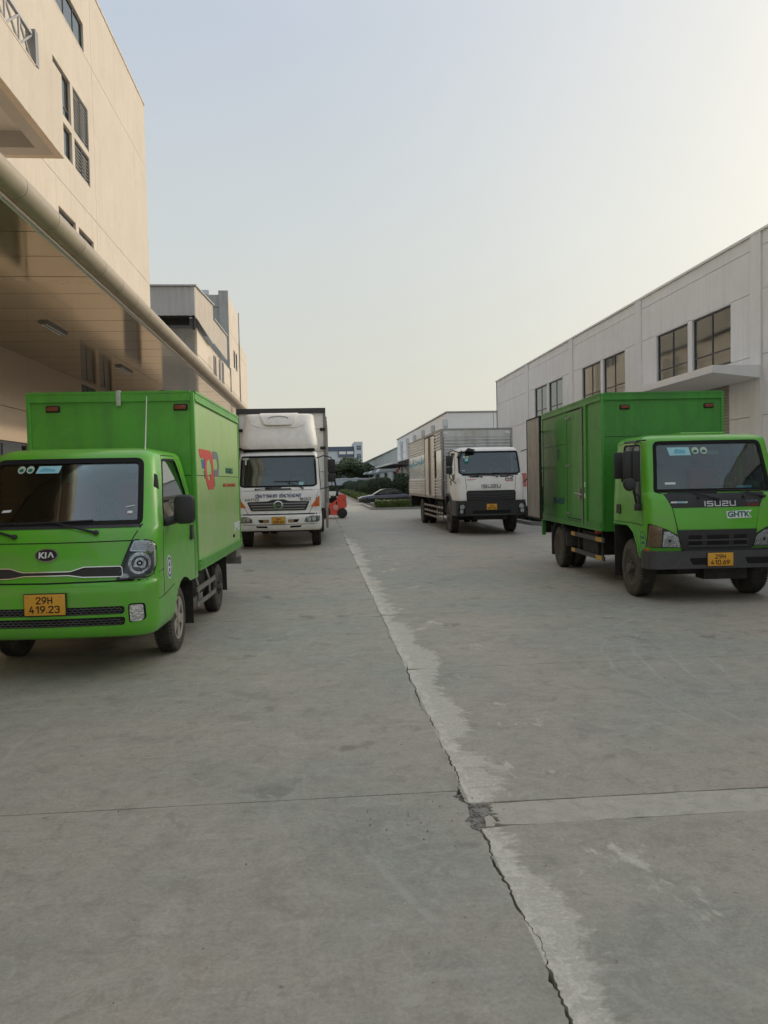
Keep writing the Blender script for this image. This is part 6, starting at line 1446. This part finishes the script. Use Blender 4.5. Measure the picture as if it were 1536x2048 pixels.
mb = MB().tube([(-.30, 0, .9), (-.36, 0, 1.1)], .02, 6); mb.tube([(-.36+.1*math.cos(2*math.pi*k/12)*.5, .12*math.sin(2*math.pi*k/12), 1.1+.1*math.cos(2*math.pi*k/12)*.5) for k in range(13)], .012, 5, cap=False); mb.build('steering_wheel', black_plastic, FK)
bx('load_on_lap', FK, ink_white, -.30, -.05, -.15, .1, 1.02, 1.06)
def small_wheel(root, x, y, r, w, m=rubber):
    o = MB().lathe([(y-w/2, r*.55), (y-w/2, r*.9), (y-w/2+.03, r), (y+w/2-.03, r), (y+w/2, r*.9), (y+w/2, r*.55)], 'y', (x, 0, r-.003), 28).build('wheel', m, root)
    MB().lathe([(y-w/2+.02, r*.56), (y-w/2-.0, r*.5), (y-w/2+.03, r*.2), (y-w/2+.01, .0001)], 'y', (x, 0, r-.003), 20).build('rim', rim_dark, o); return o
for y in (-.36, .36): small_wheel(FK, .28, y, .235, .16); small_wheel(FK, -.56, y, .31, .2)
for y in (-.16, .16): bx('mast_rail', FK, chassis, -.98, -.88, y-.04, y+.04, .08, 2.0); bx('fork', FK, chassis, -1.95, -.98, y-.05, y+.05, .06, .10)
bx('fork_carriage', FK, chassis, -1.02, -.98, -.45, .45, .1, .5)
mb = MB()
em = patch('emblem', FK, ink_white, ellipse(.0, .50, .10, .105, 20), None, 'y', 1, .003, .004, y=-.42, holes=(ellipse(.0, .50, .078, .082, 20),), res=.5)
text('emblem_lettering', 'EP', em, ink_white, (-.055, -.421, .46), (1, 0, 0), (0, 0, 1), .115, .08, .003, .02)
mb.bm.free()
text('model_lettering', '35', FK, ink_darkred, (.30, -.421, .80), (1, 0, 0), (0, 0, 1), .1, .06, .002, .02)

# ------------------------------------------------------------------ dark saloon car nosing out from between the hedges
CR = empty('parked_car', (2.72, 54.6, 0), 0)
tag(CR, 'dark grey saloon car nosing out between the clipped hedges', 'car')
L = 3.9
def car_body():
    bm = bmesh.new(); secs = []
    # stations along x from nose (0): (x, z bottom, z beltline/top, half width)
    st = [(0.0, .28, .40, .45), (.05, .18, .50, .60), (.2, .16, .57, .70), (.6, .16, .63, .74), (1.0, .16, .69, .75), (1.6, .16, .73, .76), (2.6, .16, .75, .76), (3.3, .18, .76, .75), (3.7, .22, .74, .70), (3.88, .3, .66, .6), (3.9, .4, .6, .5)]
    prev = None
    for x, zb, zt, w in st:
        m = (zb+zt)/2; ring = []
        for k in range(16):
            a = 2*math.pi*k/16; cy = math.copysign(abs(math.cos(a))**.45, math.cos(a))*w; cz = math.copysign(abs(math.sin(a))**.55, math.sin(a))*(zt-zb)/2+m
            ring.append(bm.verts.new((x, cy, cz)))
        if prev:
            for i in range(16): bm.faces.new([prev[i], prev[(i+1) % 16], ring[(i+1) % 16], ring[i]])
        else: bm.faces.new(ring[::-1])
        prev = ring
    bm.faces.new(prev); bmesh.ops.recalc_face_normals(bm, faces=bm.faces[:]); me = bpy.data.meshes.new('body'); bm.to_mesh(me); bm.free(); me.materials.append(carpaint)
    me.polygons.foreach_set('use_smooth', [True]*len(me.polygons)); return link(bpy.data.objects.new('body', me), CR)
cb = car_body()
cab_pts = [(1.05, .68), (1.75, 1.06), (2.0, 1.10), (2.7, 1.10), (3.3, .74)]
gh = MB().prism(rpoly(cab_pts, .08), 'y', -.58, .58).build('roof', carpaint, CR, bevel=.04)
for s_ in (-1, 1):
    MB().prism(rpoly([(1.25, .73), (1.76, 1.02), (2.15, 1.05), (2.15, .75)], .03), 'y', *sorted((s_*.585, s_*.60))).build('side_window', glass_bld, CR)
    MB().prism(rpoly([(2.2, .75), (2.2, 1.05), (2.65, 1.05), (3.0, .78)], .03), 'y', *sorted((s_*.585, s_*.60))).build('side_window', glass_bld, CR)
    MB().box(.02, .28, *sorted((s_*.46, s_*.66)), .42, .53, bev=.02).build('headlight', lamp_refl, CR)
    MB().box(1.25, 1.35, *sorted((s_*.74, s_*.88)), .76, .85, bev=.02).build('mirror', carpaint, CR)
MB().prism([(1.12, .715), (1.72, 1.05), (1.70, 1.065), (1.10, .73)], 'y', -.52, .52).build('windscreen', glass_bld, CR)
bx('grille', CR, gap_black, -.02, .1, -.3, .3, .30, .40)
for y in (-.68, .68): small_wheel(CR, .62, y, .24, .16); small_wheel(CR, 3.0, y, .24, .16)

# ------------------------------------------------------------------ kerbs, planting
random.seed(11)
def leaves(mb, n, pt, size, flat=.0, tries=1):
    for k in range(n):
        p, nr = pt(); s_ = size*random.uniform(.6, 1.4)
        a = Vector((random.gauss(0, 1), random.gauss(0, 1), random.gauss(0, 1)))
        d = (Vector(nr)*1.0+a*.7).normalized(); u = d.orthogonal().normalized(); v = d.cross(u); th = random.uniform(0, 6.28); u, v = u*math.cos(th)+v*math.sin(th), v*math.cos(th)-u*math.sin(th)
        c = Vector(p); q_ = [mb.bm.verts.new(c+u*s_*x_+v*s_*y_*.6) for x_, y_ in ((-1, 0), (0, -1), (1, 0), (0, 1))]; mb.face(q_)
def hedge(name, x0, x1, y0, y1, z1, label, n, size=.05, mat=None, z0=.06):
    mb = MB(); 
    def pt():
        A = [(x1-x0)*(y1-y0), (x1-x0)*z1, (y1-y0)*z1]; r_ = random.random()*sum(A)
        j = lambda: random.gauss(0, .025)
        if r_ < A[0]: return (random.uniform(x0, x1), random.uniform(y0, y1), z1+j()+.03*math.sin(x0*3+random.random())), (0, 0, 1)
        if r_ < A[0]+A[1]: return (random.uniform(x0, x1), y0+j(), random.uniform(z0, z1)), (0, -1, 0)
        return (x0+j(), random.uniform(y0, y1), random.uniform(z0, z1)), (-1, 0, 0)
    leaves(mb, n, pt, size)
    mb.box(x0+.05, x1-.05, y0+.05, y1-.05, z0, z1-.05)
    o = mb.build(name, mat or leaf_hedge, None, norm=False); tag(o, label, 'hedge'); return o
hedge('hedge', 3.35, 10.6, 43.95, 46.2, .50, 'low bright green clipped hedge in front of the dark car, beside the ribbed steel truck', 9000, .05)
hedge('hedge', 3.3, 4.3, 60.2, 118, .52, 'long low hedge running away along the road past the dark car', 9000, .07)
hedge('hedge', 7.7, 8.9, 26.0, 43.4, .42, 'dark low hedge at the foot of the right warehouse behind the green truck', 9000, .045, leaf_dark)
bx('planting_bed', None, soil, 3.1, 11, 43.75, 53.6, -.02, .07)['kind'] = 'structure'
bx('planting_bed', None, soil, 7.4, 10.95, 25.7, 43.74, -.02, .08)['kind'] = 'structure'
bx('planting_bed', None, soil, 3.1, 20, 60, 200, -.02, .06)['kind'] = 'structure'
def kerb(pts_, name='kerb'):
    rt = empty(name, (pts_[0][0], pts_[0][1], 0)); rt['kind'] = 'structure'
    for (a, b) in zip(pts_, pts_[1:]):
        a = Vector((*a, 0)); b = Vector((*b, 0)); L_ = (b-a).length; n = max(1, round(L_/1.0)); d = (b-a)/L_
        for k in range(n):
            p = a+d*(L_*k/n+.008); q_ = a+d*(L_*(k+1)/n-.008); nn = Vector((-d.y, d.x, 0))*.075
            mb = MB(); z1 = .12+random.uniform(-.004, .004)
            vs = [mb.bm.verts.new(x_) for x_ in (p-nn, q_-nn, q_+nn, p+nn)]; vt = [mb.bm.verts.new(x_+Vector((0, 0, z1))) for x_ in (p-nn, q_-nn, q_+nn, p+nn)]
            mb.face(vs[::-1]); mb.face(vt)
            for i in range(4): mb.face([vs[i], vs[(i+1) % 4], vt[(i+1) % 4], vt[i]])
            o = mb.build('kerb_stone', kerb_m, rt); o.location = -Vector(rt.location)
    return rt
kerb([(7.25, 43.6), (3.25, 43.6), (3.02, 43.9), (3.02, 53.5), (7, 53.5)]); kerb([(10.9, 25.45), (7.5, 25.45), (7.25, 25.8), (7.25, 43.5)]); kerb([(7, 60), (3.05, 60), (3.02, 118)])
# trimmed shrubs
SH = []
def shrub(x, y, r, h, label, n=1500):
    key = (round(r, 1), n)
    mb = MB()
    def pt():
        a = random.uniform(0, 6.283); t = random.random()**.8; z = h*t; rr = r*(1-.06*math.cos(t*9+a))*(math.sqrt(max(0, 1-(max(t-.45, 0)/.56)**2)))*(.86+.14*min(1, t*4))+random.gauss(0, .03)
        return (rr*math.cos(a), rr*math.sin(a), z), (math.cos(a), math.sin(a), .3 if t < .6 else 1)
    leaves(mb, n, pt, .07); 
    prof = [(h*t, max(.001, (r-.07)*math.sqrt(max(0, 1-(max(t-.45, 0)/.56)**2)))) for t in (0, .2, .45, .6, .75, .87, .95, .98)]
    mb.lathe(prof, 'z', (0, 0, 0), 16)
    e_ = empty('trimmed_shrub', (x, y, .05)); tag(e_, label, 'shrub', 'trimmed dark shrubs along the warehouses')
    mb.build('crown', leaf_dark, e_, norm=False); bx('trunk', e_, bark, -.05, .05, -.05, .05, -.05, .1); return e_
shrub(6.05, 56.0, .72, 2.15, 'left of the two tall dark domed shrubs beside the ribbed steel truck', 3500)
shrub(6.95, 54.8, .80, 2.25, 'right of the two tall dark domed shrubs, touching the ribbed steel truck', 3500)
shrub(7.9, 55.5, .8, 2.25, 'dark domed shrub hidden mostly behind the ribbed steel box', 1500)
shrub(7.0, 82, .95, 2.0, 'rounded dark shrub behind the roof of the dark car, right of its group', 2500)
shrub(6.2, 80, .8, 1.95, 'rounded dark shrub behind the dark car, middle of its group', 2500)
shrub(5.55, 79, .75, 1.85, 'rounded dark shrub behind the bonnet of the dark car, left of its group', 2500)
for k in range(9):
    shrub(5.6-.05*k, 92+k*11, 1.0, 1.75+.1*math.sin(k*2), ('small dark shrub number %s from the car in the receding row' % ['one', 'two', 'three', 'four', 'five', 'six', 'seven', 'eight', 'nine'][k]), 1200)
# trees far up the road
def tree(x, y, h, r, label, n=5200, seed=1):
    random.seed(seed); e_ = empty('tree', (x, y, 0)); tag(e_, label, 'tree')
    mb = MB(); mb.tube([(0, 0, 0), (.1, 0, h*.3), (.0, .1, h*.55), (.2, 0, h*.85)], [.28, .22, .14, .05], 8)
    cl = []
    for k in range(26):
        a = random.uniform(0, 6.28); rr = r*random.uniform(.15, .95); z = h*random.uniform(.42, .98); sc = math.sqrt(max(.1, 1-((z/h-.62)/.45)**2))
        c = Vector((rr*sc*math.cos(a), rr*sc*math.sin(a), z)); cl.append((c, r*random.uniform(.22, .42)))
        mb.tube([(0, 0, h*.35), tuple(c*.6+Vector((0, 0, h*.15))), tuple(c)], [.1, .06, .02], 5)
    mb.build('trunk', bark, e_)
    m2 = MB()
    def pt():
        c, q_ = random.choice(cl); v = Vector((random.gauss(0, 1), random.gauss(0, 1), random.gauss(0, 1))).normalized()
        p = c+Vector((v.x*q_*1.25, v.y*q_*1.25, v.z*q_*.7))*random.uniform(.75, 1.1); return tuple(p), tuple(v)
    leaves(m2, n, pt, .22); m2.build('crown', leaf_tree, e_, norm=False)
tree(6.6, 172, 6.6, 3.5, 'broad dark tree in front of the far white building', 6500, 3)
tree(9.8, 176, 5.6, 2.6, 'lower tree right of the broad dark tree, touching the grey warehouse', 4500, 4)
tree(2.2, 170, 4.6, 2.2, 'dark tree left of the far gap, beside the forklift mast', 4500, 5)
tree(-1.6, 174, 9.0, 3.4, 'taller dark tree mostly hidden behind the white truck mirrors', 4500, 8)

# ------------------------------------------------------------------ second right building and warehouse
B2 = empty('white_factory_building', (11, 65, 0))
tag(B2, 'white factory hall with drainpipes rising behind the ribbed steel truck', 'building')
for k in range(6): wall_panel('wall_panel', B2, greywall2, 65, -1, 11+k*4.0, 15+k*4.0, 0.05, 5.7, (), .15, .02, axis='y'); wall_panel('wall_panel', B2, greywall2, 65, -1, 11+k*4.0, 15+k*4.0, 5.7, 7.35, (), .15, .02, axis='y')
bx('wall', B2, greywall2, 11.16, 40, 65.16, 107, 0, 7.3)
y = 65
for k in range(6):
    for (c, d) in ((.05, 5.3), (5.3, 7.35)): wall_panel('wall_panel', B2, greywall2, 11, -1, y, y+7, c, d, ((y+2, y+3, 3.2, 4.3), (y+4, y+5, 3.2, 4.3)) if c < 1 else (), .15, .02)
    for a in (2, 4): window(B2, 11, -1, y+a, y+a+1, 3.2, 4.3, 1, (), .04, .06)
    bx('downpipe', B2, farwhite, 10.7, 10.95, y+.1, y+.4, 0, 6.2); bx('rain_hopper', B2, farwhite, 10.66, 10.98, y+.0, y+.5, 6.2, 6.8); y += 7
bx('roof_coping', B2, greyconc, 10.9, 40, 64.9, 107.1, 7.36, 7.46); bx('dark_joint', B2, frame_grey, 20.6, 20.75, 64.86, 64.9, 0, 7.36)
cn = MB().prism([(8.2, 3.75), (11.0, 4.45), (11.0, 4.30), (8.2, 3.60)], 'y', 86, 112).build('loading_canopy', greywall2, B2)
mb = MB(); y = 86
while y < 112: mb.box(8.3, 10.9, y, y+.12, 3.45, 3.58); y += 3
mb.build('canopy_truss', frame_dark, cn); MB().tube([(10.8, 106, .2), (10.8, 106, 3.2), (10.95, 104, 3.4)], .12, 8).build('red_pipe', ink_red, B2)
fix(B2)
WH = empty('grey_warehouse', (12.5, 125, 0))
tag(WH, 'long low grey green warehouse with a row of small canopies far on the right', 'building')
mb = MB(); corrugated(mb, (12.5, 118, 0), (13.5, 250, 0), 0, 7.0, 1.0, .06, (-1, 0, 0), 6.7); mb.build('sheet_wall', warehouse_m, WH, norm=False)
bx('end_wall', WH, warehouse_m, 12.56, 40, 118, 118.2, 0, 7.1); MB().prism([(12.3, 7.0), (13.4, 7.2), (40, 9), (40, 8.8), (12.3, 6.9)], 'y', 117.8, 250).build('roof', warehouse_m, WH)
for y in (124, 142, 162, 184, 206):
    c_ = MB().prism([(9.6, 3.2), (9.9, 3.7), (12.7, 4.1), (12.7, 3.3), (12.5, 3.2)], 'y', y, y+7).build('door_canopy', warehouse_m, WH)
    bx('canopy_post', c_, frame_dark, 12.2, 12.5, y+.3, y+1.2, 0, 3.2)
fix(WH)
FB = empty('far_white_building', (4, 285, 0))
tag(FB, 'far white factory with slate roof band and corner tower at the road end', 'building')
X = lambda px, d: (px-638)/1538*d
bx('wall', FB, farwhite, -22, 13.4, 280, 310, 0, 13.6)
bx('slate_band', FB, farblue, -22, 13.4, 279.7, 310, 13.0, 14.6)
bx('tower', FB, farwhite, 13.0, 16.0, 278.5, 300, 0, 16.2)
bx('glazed_gallery', FB, farblue, 7.2, 13.0, 279.3, 279.7, 10.8, 13.0)
for (a, b) in ((7.5, 9.9), (10.3, 12.7)): bx('bright_window', FB, ink_white, a, b, 279.2, 279.28, 11.8, 12.8)
for z in (13.2, 10.2):
    w_ = bx('window', FB, farblue, 13.9, 15.4, 278.4, 278.5, z, z+1.6); bx('mullion', w_, farwhite, 14.6, 14.7, 278.3, 278.4, z, z+1.6); bx('mullion', w_, farwhite, 13.9, 15.4, 278.3, 278.39, z+.9, z+1.0)
for x in (8, 10.2, 4, 1.5, -3, -7):
    w_ = bx('window', FB, frame_grey, x, x+1.4, 279.85, 279.99, 8.8, 9.9); bx('mullion', w_, farwhite, x+.65, x+.75, 279.8, 279.85, 8.8, 9.9)
for x in (4, 6): bx('window', FB, farblue, x, x+.5, 279.85, 279.99, 6, 6.6)
fix(FB)
WL = empty('boundary_wall', (3, 150, 0)); tag(WL, 'long white boundary wall across the end of the road with dark openings', 'wall')
bx('wall', WL, farwhite, -40, 13, 150, 150.3, 1.05, 2.25); bx('wall', WL, farwhite, -40, 1.8, 150, 150.3, 0, 1.05); bx('coping', WL, greywall2, -40, 13, 149.9, 150.4, 2.25, 2.4)
for x in (1.9, 3.2, 4.6): bx('pillar', WL, farwhite, x, x+.15, 150, 150.3, 0, 1.05)
fix(WL)
hedge('hedge', -12, 6.2, 146, 148, .95, 'dark hedge across the end of the road before the white wall', 3000, .14, leaf_dark, 0)
# far tree belt closing the horizon
mb = MB(); random.seed(31)
for k in range(300):
    x = random.uniform(-260, 420); y = random.uniform(380, 430); r_ = random.uniform(5, 9); c = (x, y, random.uniform(1, 5))
    b2 = bmesh.new(); bmesh.ops.create_icosphere(b2, subdivisions=1, radius=r_, matrix=Matrix.Translation(c))
    mp = {v: mb.bm.verts.new(v.co+Vector((random.uniform(-1, 1), random.uniform(-1, 1), random.uniform(-1, 1)))) for v in b2.verts}
    for f in b2.faces: mb.face([mp[v] for v in f.verts])
    b2.free()
tag(mb.build('distant_trees', leaf_tree, None, norm=False), kind='stuff')
# stack of wooden pallets at the loading wall, seen through the cab of the near truck
random.seed(2)
names = ['lowest', 'second lowest', 'third from the bottom', 'fourth from the bottom', 'fifth from the bottom', 'sixth from the bottom', 'second from the top', 'topmost']
for k in range(8):
    p_ = empty('pallet', (-5.6+random.uniform(-.02, .02), 14.2+random.uniform(-.02, .02), .002+k*.15), random.uniform(-.03, .03)); tag(p_, 'wooden pallet against the left loading wall, %s in its stack' % names[k], 'pallet', 'stacked wooden pallets')
    for j in range(7): bx('deck_board', p_, wood, -.6+j*.175, -.6+j*.175+.12, -.5, .5, .118, .14)
    for y in (-.45, 0, .45): bx('runner', p_, wood, -.6, .57, y-.04, y+.04, .0, .117)
